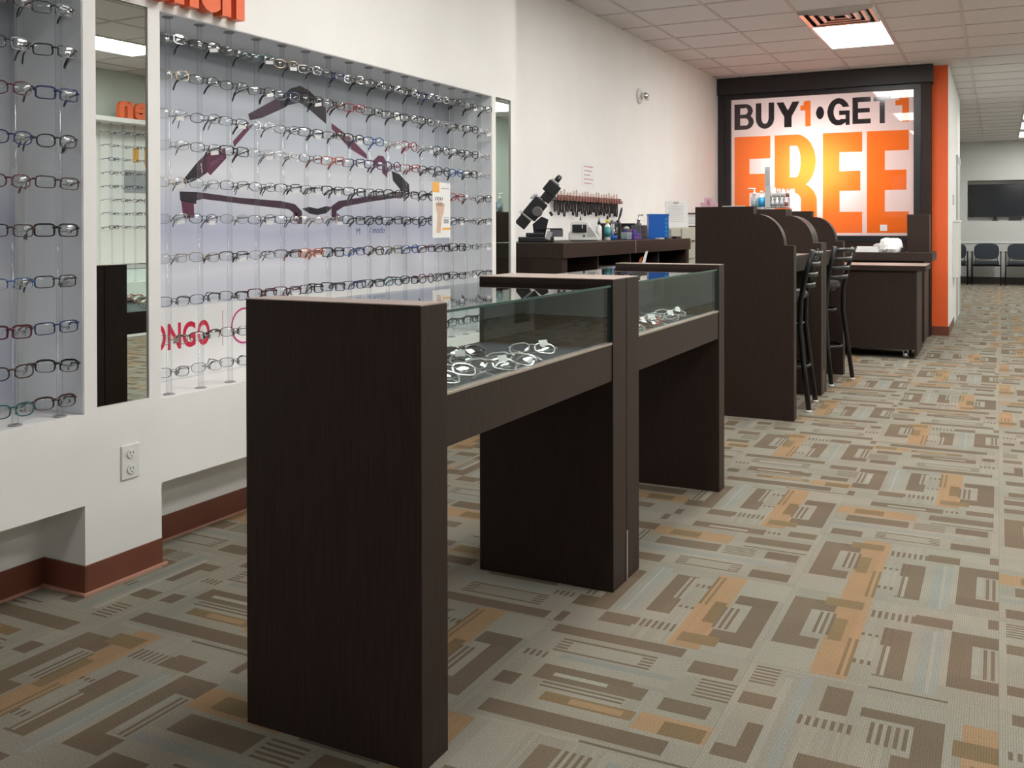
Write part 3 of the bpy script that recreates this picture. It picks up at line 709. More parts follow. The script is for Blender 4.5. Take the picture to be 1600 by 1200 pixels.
def F_F(u, v): return bar(u,v,0,.43,0,1) or bar(u,v,0,1,.77,1) or bar(u,v,0,.95,.417,.61)
SX0, SX1, SZ0, SZ1 = -2.866, -0.842, 1.10, 2.718
LET = [('letter', L_B, -2.831, -2.601, 2.359, 2.664, 2), ('letter', L_U, -2.575, -2.362, 2.359, 2.664, 2), ('letter', L_Y, -2.330, -2.078, 2.362, 2.660, 2),
 ('figure', L_1, -2.062, -1.948, 2.362, 2.660, 1), ('dot', L_dot, -1.885, -1.798, 2.438, 2.584, 2), ('letter', L_G, -1.76, -1.516, 2.356, 2.667, 2),
 ('letter', L_E, -1.485, -1.29, 2.362, 2.662, 2), ('letter', L_T, -1.262, -1.075, 2.360, 2.660, 2), ('figure', L_1, -1.034, -0.893, 2.362, 2.660, 1),
 ('letter', F_F, -2.831, -2.407, 1.13, 2.272, 1), ('letter', L_R, -2.358, -1.878, 1.13, 2.276, 1), ('letter', F_E, -1.811, -1.381, 1.13, 2.276, 1), ('letter', F_E, -1.333, -0.893, 1.13, 2.276, 1)]
NXS, NZS = 405, 324
own = [[0]*NXS for _ in range(NZS)]
for li, (_, fn, a, b, c, d, mt) in enumerate(LET):
    for j in range(NZS):
        z = SZ0+(j+0.5)*(SZ1-SZ0)/NZS
        if not c <= z <= d: continue
        for i in range(NXS):
            x = SX0+(i+0.5)*(SX1-SX0)/NXS
            if a <= x <= b and fn((x-a)/(b-a), (z-c)/(d-c)): own[j][i] = li+1
mbs = [MB() for _ in range(len(LET)+1)]
done = [[False]*NXS for _ in range(NZS)]
for j in range(NZS):
    for i in range(NXS):
        if done[j][i]: continue
        c = own[j][i]; i1 = i
        while i1 < NXS and own[j][i1] == c and not done[j][i1]: i1 += 1
        j1 = j+1
        while j1 < NZS and all(own[j1][k] == c and not done[j1][k] for k in range(i, i1)): j1 += 1
        for a in range(j, j1):
            for b in range(i, i1): done[a][b] = True
        xa, xb = SX0+i*(SX1-SX0)/NXS, SX0+i1*(SX1-SX0)/NXS; za, zb = SZ0+j*(SZ1-SZ0)/NZS, SZ0+j1*(SZ1-SZ0)/NZS
        m = mbs[c]; k = len(m.v); m.v += [(xa, SY, za), (xb, SY, za), (xb, SY, zb), (xa, SY, zb)]; m.face([k, k+1, k+2, k+3])
mbs[0].build('film', M['signwhite'], t)
for li, L_ in enumerate(LET): mbs[li+1].build(L_[0], M['signorange'] if L_[6] == 1 else M['signblack'], t)
tag(B('sticker', M['paper'], t, (-1.192, -1.118, SY-0.003, SY-0.001, 1.152, 1.223), bev=0), 'small white square sticker')
def area(name, loc, rot, sx, sy, power, col, parent=None):
    d = bpy.data.lights.new(name, 'AREA'); d.shape = 'RECTANGLE'; d.size = sx; d.size_y = sy; d.energy = power; d.color = col
    o = bpy.data.objects.new(name, d); C.objects.link(o); o.location = loc; o.rotation_euler = rot
    return o
area('sign_lamp', (-1.93, 11.82, 1.88), (-PI/2, 0, 0), 0.6, 0.4, SIGN_LAMP*1.5, (1.0, 0.95, 0.90))
area('sign_lamp', (-1.85, 11.84, 1.90), (-PI/2, 0, 0), 1.9, 1.4, SIGN_LAMP*1.0, (1.0, 0.92, 0.88))

# ---- mirrors
def mirror(y0, y1, z1, label, yaw=0.0):
    t = thing('wall_mirror', label, 'mirror', (-2.679, (y0+y1)/2, 0.604))
    h = z1-0.604; wd_ = y1-y0
    m = MB(); m.box(-0.003, 0.003, -wd_/2+0.002, wd_/2-0.002, 0.001, h-0.002)
    o = m.build('mirror_glass', M['mirror'], t, local=True); o.rotation_euler = (0, 0, yaw)
    B('edge_strip', M['metalw'], t, (-2.684, -2.674, y0+0.0005, y0+0.0025, 0.605, z1-0.001), (-2.684, -2.674, y1-0.0025, y1-0.0005, 0.605, z1-0.001), bev=0)
mirror(2.215, 2.433, ZT, 'tall narrow wall mirror between the two glasses alcoves', yaw=-0.016)
mirror(5.04, 5.237, ZT, 'tall narrow wall mirror at the far end of the display wall')
mirror(0.38, 0.62, ZT, 'tall narrow wall mirror left of the near alcove, seen only reflected')

# ---- orange word on the wall
t = thing('wall_lettering', 'orange raised letters of a word above the wide glasses alcove, cut off by the photo', 'sign', (XF, 2.5, 2.005))
for ch, a, b, hh in (('w', 2.13, 2.30, 0.15), ('o', 2.315, 2.425, 0.15), ('m', 2.440, 2.628, 0.15), ('e', 2.632, 2.740, 0.152), ('n', 2.747, 2.867, 0.152)):
    m = MB(); put_glyph(m, ch, a, b, 2.004, 2.004+hh, mapX, XF+0.0005, XF+0.048, 0.045); m.build('letter', M['orangeplastic'], t)

# ---- socket plate, camera dome, notes on walls
t = thing('wall_outlet', 'white double socket plate on the wall column beside the near mirror', 'outlet', (XF, 2.347, 0.40))
B('plate', M['white'], t, (XF, XF+0.006, 2.309, 2.385, 0.341, 0.459), bev=0.003)
for zz in (0.374, 0.427):
    m = MB(); m.lathe((XF+0.006, 2.347, zz), [(0.017, 0), (0.017, 0.003), (0.015, 0.004)], 20, 'x'); s_ = m.build('socket', M['white'], t)
    B('slot', M['darkslot'], s_, (XF+0.0101, XF+0.0106, 2.339, 2.3415, zz, zz+0.009), (XF+0.0101, XF+0.0106, 2.3525, 2.355, zz, zz+0.007), (XF+0.0101, XF+0.0106, 2.3455, 2.3495, zz-0.010, zz-0.006), bev=0)
t = thing('dome_camera', 'round white wall fixture with a chrome dome high on the left wall', 'camera', (XL, 8.58, 2.43))
m = MB(); m.lathe((XL, 8.58, 2.43), [(0.075, 0), (0.073, 0.012), (0.05, 0.02), (0.035, 0.03)], 24, 'x'); m.build('base', M['white'], t)
m = MB(); m.lathe((XL, 8.58, 2.43), [(0.034, 0.02), (0.034, 0.06), (0.028, 0.078), (0.012, 0.088)], 20, 'x'); m.build('dome', M['chrome'], t)
m = MB(); m.cyl((XL+0.005, 8.66, 2.425), (XL+0.05, 8.70, 2.41), 0.014, 12); m.build('bracket', M['white'], t)
t = thing('wall_note', 'small paper note with red lines of writing above the pliers', 'paper', (XL, 7.33, 1.63))
B('sheet', M['paper'], t, (XL, XL+0.002, 7.20, 7.46, 1.535, 1.725), bev=0)
for k in range(5):
    B('writing', M['redtext'], t, (XL+0.0021, XL+0.0028, 7.235, 7.425-0.03*(k % 3), 1.693-0.034*k, 1.701-0.034*k), bev=0)
m_ = MB(); m_.obox((-2.70, 8.84, 1.322), (0.215, 0.004, 0.25), (math.radians(-12), 0, 0.47))
t = thing('clipboard', 'white printed sheet on a pale clipboard leaning on the filing cabinet', 'clipboard', (-2.72, 8.78, 1.197), rz=0.47)
m = MB(); m.obox((0, 0, 0.125), (0.216, 0.004, 0.250), (math.radians(-10), 0, 0)); m.build('board', M['white'], t, local=True)
m = MB(); m.obox((0, -0.0045, 0.118), (0.19, 0.001, 0.22), (math.radians(-10), 0, 0)); m.build('sheet', M['paper'], t, local=True)
m = MB(); m.obox((0, 0.015, 0.235), (0.05, 0.012, 0.012), (math.radians(-10), 0, 0)); m.build('clip', M['chrome'], t, local=True)
m = MB()
for k in range(9): m.obox((-0.01*(k % 2), -0.0055-0.0006, 0.20-0.018*k), (0.14, 0.0004, 0.003), (math.radians(-10), 0, 0))
for i_, v_ in enumerate(m.v): m.v[i_] = (v_[0], v_[1]+(v_[2]-0.118)*0.176, v_[2])
m.build('print', M['greyink'], t, local=True)
t = thing('framed_certificate', 'small certificate in a dark red wooden frame on the filing cabinet', 'picture frame', (-2.63, 9.0, 1.197), rz=0.47)
m = MB()
for bx in ((-0.095, -0.08, 0, 0.14), (0.08, 0.095, 0, 0.14), (-0.08, 0.08, 0, 0.014), (-0.08, 0.08, 0.126, 0.14)): m.box(bx[0], bx[1], -0.012, 0.006, bx[2]+0.001, bx[3]+0.001)
m.build('frame', M['maroonframe'], t, 0.001, local=True)
MB().box(-0.08, 0.08, -0.003, 0.003, 0.015, 0.127).build('certificate', M['paper'], t, local=True)
m = MB()
for k in range(6): m.box(-0.05+0.004*(k % 2), 0.05, -0.0036, -0.0031, 0.105-0.014*k, 0.108-0.014*k)
m.build('print', M['greyink'], t, local=True)
MB().box(-0.02, 0.02, 0.006, 0.05, 0.001, 0.06).build('stand', M['black'], t, local=True)

# ---- waiting area and corridor
t = thing('wall_bin', 'white box mounted on the corridor wall past the orange wall', 'box', (-0.497, 12.9, 0.59))
B('body', M['white'], t, (-0.497, -0.425, 12.62, 13.22, 0.59, 1.25), bev=0.006)
B('lid', M['white'], t, (-0.497, -0.418, 12.61, 13.23, 1.25, 1.275), bev=0.004)
t = thing('light_switch', 'white switch plate on the corridor wall past the orange wall', 'switch', (-0.497, 12.75, 1.52))
B('plate', M['lgrey'], t, (-0.497, -0.489, 12.60, 12.82, 1.46, 1.58), bev=0.003)
B('rocker', M['white'], t, (-0.489, -0.484, 12.65, 12.70, 1.49, 1.55), (-0.489, -0.484, 12.73, 12.78, 1.49, 1.55), bev=0.001)
t = thing('television', 'black flat television set into the recess of the far wall', 'television', (0.0, 22.66, 1.325))
B('screen', M['tv'], t, (-0.58, 0.50, 22.60, 22.64, 1.42, 2.08), bev=0.004)
B('bezel', M['black'], t, (-0.592, -0.581, 22.595, 22.65, 1.41, 2.09), (0.501, 0.512, 22.595, 22.65, 1.41, 2.09), (-0.581, 0.501, 22.595, 22.65, 1.405, 1.419), (-0.581, 0.501, 22.595, 22.65, 2.081, 2.092), bev=0)
B('stand', M['black'], t, (-0.14, -0.02, 22.60, 22.70, 1.3205, 1.335), (-0.11, -0.05, 22.642, 22.66, 1.335, 1.405), bev=0.002)
tag(B('set_top_box', M['black'], None, (0.18, 0.42, 22.61, 22.72, 1.3205, 1.39), bev=0.003), 'small black box under the right part of the television', 'box')
def wait_chair(x, y, label):
    t = thing('waiting_chair', label, 'chair', (x, y, 0), 'waiting chairs against the far wall')
    s_ = MB(); s_.box(x-0.235, x+0.235, y-0.24, y+0.20, 0.42, 0.49); s_.build('seat', M['navyfab'], t, 0.02)
    pl = []
    for k in range(24):
        a = 2*PI*k/24; cs, sn = math.cos(a), math.sin(a)
        pl.append((x+0.235*math.copysign(abs(cs)**0.6, cs), 0.685+0.165*math.copysign(abs(sn)**0.6, sn)))
    m = MB(); m.prism(pl, lambda u, v, d: (u, d+(v-0.5)*0.15, v), y+0.15, y+0.20); m.build('backrest', M['navyfab'], t, 0.008)
    for sg in (-1, 1):
        xx = x+sg*0.265
        m = MB(); m.tube([(xx, y+0.22, 0.0), (xx, y+0.17, 0.42), (xx, y+0.20, 0.66)], 0.012, 8); m.build('leg', M['blackmetal'], t)
        m = MB(); m.tube([(xx, y-0.24, 0.0), (xx, y-0.19, 0.55), (xx, y-0.16, 0.655), (xx, y-0.08, 0.665), (xx, y+0.19, 0.655)], 0.012, 8); m.build('leg', M['blackmetal'], t)
        B('armrest', M['black'], t, (xx-0.022, xx+0.022, y-0.18, y+0.10, 0.668, 0.69), bev=0.008)
    m = MB(); m.tube([(x-0.265, y-0.19, 0.40), (x+0.265, y-0.19, 0.40)], 0.010, 8); m.tube([(x-0.265, y+0.17, 0.40), (x+0.265, y+0.17, 0.40)], 0.010, 8)
    m.tube([(x-0.2, y+0.18, 0.41), (x-0.2, y+0.19, 0.60)], 0.009, 8); m.tube([(x+0.2, y+0.18, 0.41), (x+0.2, y+0.19, 0.60)], 0.009, 8); m.build('seat_frame', M['blackmetal'], t)
wait_chair(-0.85, 22.0, 'dark blue waiting chair half hidden behind the corridor wall')
wait_chair(-0.235, 22.0, 'dark blue waiting chair with arms, wholly in view below the television')
wait_chair(0.385, 22.0, 'dark blue waiting chair cut by the right edge of the photo')
wait_chair(1.0, 22.0, 'dark blue waiting chair farthest right, outside the photo')

# ---- bar stools
def stool(p0, p1, label):
    """p0, p1: floor points of the two rear legs; the seat lies on the -x side"""
    p0, p1 = Vector(p0), Vector(p1); mid = (p0+p1)/2; a = math.atan2((p1-p0).y, (p1-p0).x)
    t = thing('bar_stool', label, 'stool', (mid.x, mid.y, 0), 'bar stools at the fitting counters', rz=a)
    hw = (p1-p0).length/2
    # local: x along the back, +y = away from aisle (towards counter)
    for sg in (-1, 1):
        m = MB(); m.tube([(sg*hw, 0, 0.012), (sg*(hw-0.015), 0.035, 0.30), (sg*(hw-0.04), 0.06, 0.55), (sg*(hw-0.045), 0.055, 0.72), (sg*(hw-0.03), 0.02, 0.90), (sg*(hw-0.01), -0.025, 1.05)], 0.017, 10)
        m.build('back_leg', M['blackmetal'], t, local=True)
        m = MB(); m.tube([(sg*hw, 0.46, 0.012), (sg*(hw-0.02), 0.42, 0.40), (sg*(hw-0.06), 0.36, 0.715)], 0.017, 10); m.build('leg', M['blackmetal'], t, local=True)
        for yy in (0, 0.46):
            MB().cyl((sg*hw, yy, 0.0), (sg*hw, yy, 0.014), 0.02, 12).build('glide', M['white'], t, local=True)
    for k, zz in enumerate((1.025, 0.955, 0.885, 0.815)):
        yb = -0.02+0.016*k; w2 = hw-0.015-0.006*k
        m = MB(); pts = [(-w2+2*w2*q/8, yb-0.045*math.sin(PI*q/8), zz) for q in range(9)]
        m.tube(pts, 0.006, 4, flat=(1, 3.6)) ; m.build('slat', M['blackmetal'], t, local=True)
    m = MB(); m.lathe((0, 0.22, 0), [(0.17, 0.725), (0.19, 0.732), (0.195, 0.755), (0.18, 0.778), (0.12, 0.79), (0.04, 0.793)], 28); m.build('seat', M['vinyl'], t, local=True)
    m = MB(); m.tube([(0.15*math.cos(2*PI*q/20), 0.22+0.15*math.sin(2*PI*q/20), 0.715) for q in range(20)], 0.011, 6, close=True); m.build('seat_ring', M['blackmetal'], t, local=True)
    for zz, rr_ in ((0.56, 0.16), (0.28, 0.205)):
        m = MB(); m.tube([(rr_*math.cos(2*PI*q/28), 0.22+rr_*math.sin(2*PI*q/28), zz) for q in range(28)], 0.010, 8, close=True); m.build('foot_ring', M['blackmetal'], t, local=True)
stool((-1.10, 6.40, 0), (-1.125, 6.80, 0), 'black metal ladder-back bar stool between the near and the middle partitions')
stool((-1.13, 7.53, 0), (-1.03, 7.93, 0), 'black metal ladder-back bar stool behind the middle partitions, turned slightly outward')

# ================================================================== EYEGLASS DISPLAYS
ORD = ['top', 'second', 'third', 'fourth', 'fifth', 'sixth', 'seventh', 'eighth', 'ninth', 'tenth']
NUM = ['first', 'second', 'third', 'fourth', 'fifth', 'sixth', 'seventh', 'eighth', 'ninth', 'tenth', 'eleventh', 'twelfth', 'thirteenth', 'fourteenth', 'fifteenth', 'sixteenth']
ROW2 = [1.885, 1.753, 1.612, 1.500, 1.366, 1.235, 1.091, 0.936, 0.797, 0.680]
ROW1 = [1.893, 1.761, 1.625, 1.476, 1.344, 1.194, 1.032, 0.886, 0.764, 0.649]
RODX = -2.712
# style: lens width, height, squareness, rim top, rim bottom, outer word
STY = {'rect': (0.052, 0.033, 4.5, 0.0044, 0.0030, 'rectangular'), 'thick': (0.051, 0.034, 5.0, 0.0066, 0.0042, 'thick rectangular'),
       'wire': (0.050, 0.033, 3.0, 0.0018, 0.0016, 'thin wire'), 'oval': (0.048, 0.034, 2.2, 0.0018, 0.0016, 'oval wire'),
       'half': (0.052, 0.031, 3.6, 0.0036, 0.0008, 'half-rim'), 'round': (0.045, 0.044, 2.0, 0.0036, 0.0032, 'round'),
       'brow': (0.051, 0.034, 3.2, 0.0070, 0.0018, 'browline'), 'soft': (0.049, 0.036, 2.7, 0.0042, 0.0034, 'soft-cornered')}
def outline(a, b, e, n=22):
    out = []
    for k in range(n):
        an = 2*PI*k/n; cs, sn = math.cos(an), math.sin(an)
        out.append((a*math.copysign(abs(cs)**(2/e), cs), b*math.copysign(abs(sn)**(2/e), sn), sn))
    return out
gcache = {}
def glasses_mesh(style, col, nlod):
    key = (style, nlod)
    if key in gcache: return gcache[key]
    lw, lh, e, rt, rb, _ = STY[style]; off = lw/2+0.0095; n = 22 if nlod == 0 else 14
    fr = MB()
    for sg in (-1, 1):
        ol = outline(lw/2, lh/2, e, n); base = len(fr.v)
        for (x, z, sn) in ol:
            r = rb+(rt-rb)*(0.5+0.5*sn); L = math.hypot(x, z) or 1; k = 1+r/L
            yb = 0.35*(abs(sg*x)*0.02)
            cx = sg*off
            for (px, pz, py) in ((x, z, -0.0015), (x*k, z*k, -0.0015), (x*k, z*k, 0.0018), (x, z, 0.0018)):
                X = cx+px; fr.v.append((X, py + 2.2*X*X, pz))       # slight face-form wrap
        for i in range(n):
            j = (i+1) % n
            for q in range(4): fr.face([base+i*4+q, base+i*4+(q+1) % 4, base+j*4+(q+1) % 4, base+j*4+q])
    zb = lh*0.18; r_ = max(rt*0.62, 0.0011)
    fr.tube([(-0.012, 0.0002, zb), (-0.005, -0.0012, zb+0.004), (0.005, -0.0012, zb+0.004), (0.012, 0.0002, zb)], r_, 6)
    zt = lh*0.26; xo = off+lw/2
    for sg in (-1, 1):
        fr.tube([(sg*(xo-0.001), 2.2*xo*xo, zt), (sg*(xo+0.005), 2.2*xo*xo+0.001, zt), (sg*(xo+0.007), 2.2*xo*xo+0.006, zt)], max(rt*0.7, 0.0014), 6)
        if nlod == 0: fr.tube([(sg*0.0095, 0.002, -lh*0.05), (sg*0.0085, 0.006, -lh*0.17), (sg*0.0075, 0.007, -lh*0.36)], 0.0013, 5)
    fme = fr.mesh('frame_front', FR['black'])
    lens = []
    for sg in (-1, 1):
        m = MB(); ol = outline(lw/2, lh/2, e, n); rings = []
        for s_ in (1.0, 0.6):
            rings.append(len(m.v))
            for (x, z, sn) in ol:
                X = sg*off+x*s_; m.v.append((X, 2.2*X*X-0.0022*(1-s_*s_), z*s_))
        m.v.append((sg*off, 2.2*off*off-0.0026, 0)); c = len(m.v)-1
        for i in range(n):
            j = (i+1) % n
            m.face([rings[0]+i, rings[0]+j, rings[1]+j, rings[1]+i], True); m.face([rings[1]+i, rings[1]+j, c], True)
        lens.append(m.mesh('lens', M['lens']))
    tem = []
    for sg in (-1, 1):
        X = sg*(xo+0.0075); y0 = 2.2*xo*xo+0.005
        th = 0.0024 if rt > 0.0025 else 0.0013
        m = MB()
        m.tube([(X, y0, zt), (X*0.99, y0+0.045, zt-0.001), (X*0.97, y0+0.078, zt-0.003)], th, 6, flat=(0.55, 1.3))
        t2 = MB(); t2.tube([(X*0.97, y0+0.076, zt-0.003), (X*0.955, y0+0.090, zt-0.008), (X*0.93, y0+0.104, zt-0.019), (X*0.92, y0+0.112, zt-0.029)], [th*1.15, th*1.5, th*1.75, th*1.5], 6, flat=(0.6, 1.4))
        tem.append((m.mesh('temple', FR['black']), t2.mesh('temple_tip', FR['tip'])))
    gcache[key] = (fme, lens, tem, (off, lw, lh)); return gcache[key]
tag_me = MB().box(-0.016, 0.016, -0.0007, 0.0, -0.008, 0.006).mesh('price_tag', M['paper'])
def setmat(o, m): o.material_slots[0].link = 'OBJECT'; o.material_slots[0].material = m
def glasses(style, col, loc, rot, label, group, lod=0, tagged=False, lensmat=None, tips=True, name='eyeglasses'):
    fme, lens, tem, (off, lw, lh) = glasses_mesh(style, col, lod)
    t = bpy.data.objects.new(name, None); C.objects.link(t); t.location = loc; t.rotation_euler = rot; t.empty_display_size = 0.02
    tag(t, label, 'glasses', group)
    def ch(nm, me, mat, parent=t):
        o = bpy.data.objects.new(nm, me); C.objects.link(o); o.parent = parent
        if mat: setmat(o, mat)
        return o
    ch('frame_front', fme, FR[col])
    for k in range(2): ch('lens', lens[k], lensmat)
    for k in range(2):
        a = ch('temple', tem[k][0], FR[col]); ch('temple_tip', tem[k][1], FR['tip'] if tips and style in ('wire', 'oval', 'half') else FR[col], a)
    if tagged:
        o = ch('price_tag', tag_me, None); o.location = (off*0.9, -0.002, -lh*0.42); o.rotation_euler = (0.15, random.uniform(-0.25, 0.1), random.uniform(-.2, .2))
    return t

def rod(x, y, z0, z1, rows, label, group):
    t = thing('display_rod', label, 'display rod', (x, y, z0), group)
    m = MB(); m.lathe((x, y, 0), [(0.0095, z0+0.004), (0.0095, z1-0.004)], 20); m.build('shaft', M['rod'], t)
    m = MB(); m.lathe((x, y, z0), [(0.021, 0), (0.021, 0.002), (0.019, 0.0035)], 24); m.build('base_disc', M['disc'], t)
    m = MB(); m.lathe((x, y, z1-0.004), [(0.019, 0), (0.021, 0.0015), (0.021, 0.004)], 24); m.build('top_disc', M['disc'], t)
    m = MB()
    sx = 1 if x < 0 else -1
    for z in rows:
        m.box(min(x+sx*0.0085, x+sx*0.046), max(x+sx*0.0085, x+sx*0.046), y-0.0035, y+0.0035, z-0.006, z-0.001)
        m.box(min(x+sx*0.040, x+sx*0.046), max(x+sx*0.040, x+sx*0.046), y-0.0045, y+0.0045, z-0.012, z+0.003)
    m.build('nose_clips', FR['clear'], t)['kind'] = 'stuff'

RODS2 = [2.565+0.1565*k for k in range(16)]
RODS1 = [0.855, 1.012, 1.169, 1.326, 1.482, 1.638, 1.795, 1.950, 2.108]
for k, y in enumerate(RODS2): rod(RODX, y, 0.5925, ZT-0.0035, ROW2, 'clear acrylic rod, %s from the left in the wide alcove' % NUM[k], 'rods of the wide alcove')
for k, y in enumerate(RODS1):
    lab = 'clear acrylic rod at the %s end of the near left alcove' % ('right',)[0] if k == 8 else ('clear acrylic rod, second from the right in the near left alcove' if k == 7 else 'clear acrylic rod of the near left alcove, %s from its left end' % NUM[k])
    rod(RODX, y, 0.5925, ZT-0.0035, ROW1, lab, 'rods of the near left alcove')
GX = -2.662
def wallglasses(y, z, style, col, label, group, yaw=-0.2, **kw):
    rnd = random.Random(int(y*1000)*31+int(z*1000))
    rot = (rnd.uniform(-0.10, 0.05), rnd.uniform(-0.06, 0.06), PI/2 + yaw + rnd.uniform(-0.09, 0.09))
    return glasses(style, col, (GX+rnd.uniform(-0.004, 0.004), y+rnd.uniform(-0.006, 0.004), z), rot, label, group, **kw)
# near left alcove: last two rods, rows from the top (right column first)
R1 = [('rect','gunmetal'), ('rect','black'), ('thick','navy'), ('soft','black'), ('rect','brown'), ('thick','black'), ('rect','gunmetal'), ('rect','navy'), ('brow','black'), ('brow','brown')]
R0 = [('wire','burgundy'), ('rect','gunmetal'), ('soft','burgundy'), ('soft','navy'), ('soft','burgundy'), ('rect','brown'), ('half','blue'), ('thick','burgundy'), ('soft','brown'), ('soft','teal')]
CN = {'gunmetal': 'dark grey', 'clear': 'clear', 'navy': 'navy blue'}
for i in range(10):
    for (colm, y, where) in ((R1, 2.062, 'last'), (R0, 1.905, 'second last')):
        st, co = colm[i]
        wallglasses(y, ROW1[i], st, co, '%s %s glasses in the %s row, %s rod of the near left alcove' % (CN.get(co, co), STY[st][5], ORD[i], where), 'glasses in the near left alcove', tagged=False, yaw=-0.34)
for i, (y, st, co) in enumerate(((1.145, 'thick', 'black'), (0.99, 'rect', 'brown'), (0.84, 'rect', 'black'))):
    for j, r in enumerate((7, 8, 9)):
        wallglasses(y, ROW1[r], st, co, '%s %s glasses, %s row, %s rod from the left in the near alcove' % (CN.get(co, co), STY[st][5], ORD[r], NUM[2-i]), 'glasses in the near left alcove', lod=1)
# wide alcove, rows from the top; codes: style+colour per rod
code = {'w': 'wire', 'o': 'oval', 'r': 'rect', 't': 'thick', 'h': 'half', 'c': 'round', 'b': 'brow', 's': 'soft'}
colc = {'s': 'silver', 'g': 'gold', 'k': 'black', 'n': 'brown', 'm': 'gunmetal', 'v': 'navy', 'u': 'blue', 'd': 'red', 'y': 'burgundy', 'p': 'purple', 'l': 'teal', 'f': 'orange', 'i': 'olive', 'x': 'clear'}
GRID = ['ws hk om hl og ws rv os sk rm sk rv ws rk sm rk',
        'wg hk ok hk sv sk sk rd rm rk sk sk rx tk sk ws',
        'ws ok hm ws om rm hn sk su os cd ws ck rk sm os',
        'wx wm rk wx ws om rf rv sp cp rd sm ck su tk ws',
        'wg ws wm om hm wk rk rk rm sk rk ck rk sd ws rk',
        'ws om os wm wk wg ws rk sk rk rk ck sk sm ws hm',
        'wx wg hm os hk rf tk ru sn ri su ry sk tk wm ws',
        'wm wk wm ry ry rk rk rv rk sl sk cy sm rk rs hk',
        'wg hn wk',
        'wm ws wm']
for i, line in enumerate(GRID):
    for k, c2 in enumerate(line.split()):
        st, co = code[c2[0]], colc[c2[1]]
        rnd = random.Random(i*40+k)
        wallglasses(RODS2[k]-0.022, ROW2[i], st, co, '%s %s glasses, %s row, %s rod from the left in the wide alcove' % (CN.get(co, co), STY[st][5], ORD[i], NUM[k]),
                    'glasses in the wide alcove', yaw=-0.32 if k < 5 else -0.24, lod=0 if k < 5 else 1, tagged=rnd.random() < (0.38 if k < 7 else 0.2), lensmat=M['lenspink'] if (i, k) == (6, 5) else None)
for i in (8, 9):
    for k in range(9, 16):
        st, co = ('rect', 'black') if (i+k) % 3 else ('soft', 'gunmetal')
        wallglasses(RODS2[k]-0.022, ROW2[i], st, co, '%s %s glasses, %s row, %s rod from the left in the wide alcove' % (CN.get(co, co), STY[st][5], ORD[i], NUM[k]), 'glasses in the wide alcove', lod=1)

# ---- poster at the back of the wide alcove (flat print, with shade painted in at the top)
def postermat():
    m, n, l = newmat('poster_print_shaded'); b = n['Principled BSDF']; b.inputs['Roughness'].default_value = 0.4
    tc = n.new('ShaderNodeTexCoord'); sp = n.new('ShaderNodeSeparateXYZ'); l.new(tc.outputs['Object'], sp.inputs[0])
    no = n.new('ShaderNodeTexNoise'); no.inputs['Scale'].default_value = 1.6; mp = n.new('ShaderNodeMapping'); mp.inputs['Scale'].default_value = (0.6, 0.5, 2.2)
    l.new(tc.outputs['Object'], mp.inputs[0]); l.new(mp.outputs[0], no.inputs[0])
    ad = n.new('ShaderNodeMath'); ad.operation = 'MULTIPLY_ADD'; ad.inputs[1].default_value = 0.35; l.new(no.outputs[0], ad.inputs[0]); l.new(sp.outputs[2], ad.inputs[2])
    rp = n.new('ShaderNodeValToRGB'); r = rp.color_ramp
    r.elements[0].position = 0.0; r.elements[0].color = (0.72, 0.72, 0.77, 1); r.elements[1].position = 1.0; r.elements[1].color = (0.22, 0.24, 0.28, 1)  # dark upper end of the ramp paints in the shade under the alcove top
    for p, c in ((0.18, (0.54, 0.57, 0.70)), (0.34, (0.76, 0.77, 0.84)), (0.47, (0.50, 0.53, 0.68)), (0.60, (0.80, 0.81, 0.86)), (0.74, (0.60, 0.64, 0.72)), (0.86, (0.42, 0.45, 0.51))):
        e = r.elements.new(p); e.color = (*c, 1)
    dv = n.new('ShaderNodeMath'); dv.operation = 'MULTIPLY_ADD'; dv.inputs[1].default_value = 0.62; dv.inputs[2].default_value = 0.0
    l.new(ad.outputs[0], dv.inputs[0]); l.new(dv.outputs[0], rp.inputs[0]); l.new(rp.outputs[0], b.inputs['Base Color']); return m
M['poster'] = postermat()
t = thing('display_poster', 'large grey-lilac poster of folded plum glasses behind the rods of the wide alcove', 'poster', (-2.951, 3.73, 0.6))
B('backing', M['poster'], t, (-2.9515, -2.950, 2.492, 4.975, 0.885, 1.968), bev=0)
B('lower_strip', M['paper'], t, (-2.9515, -2.9498, 2.492, 4.975, 0.60, 0.884), bev=0)
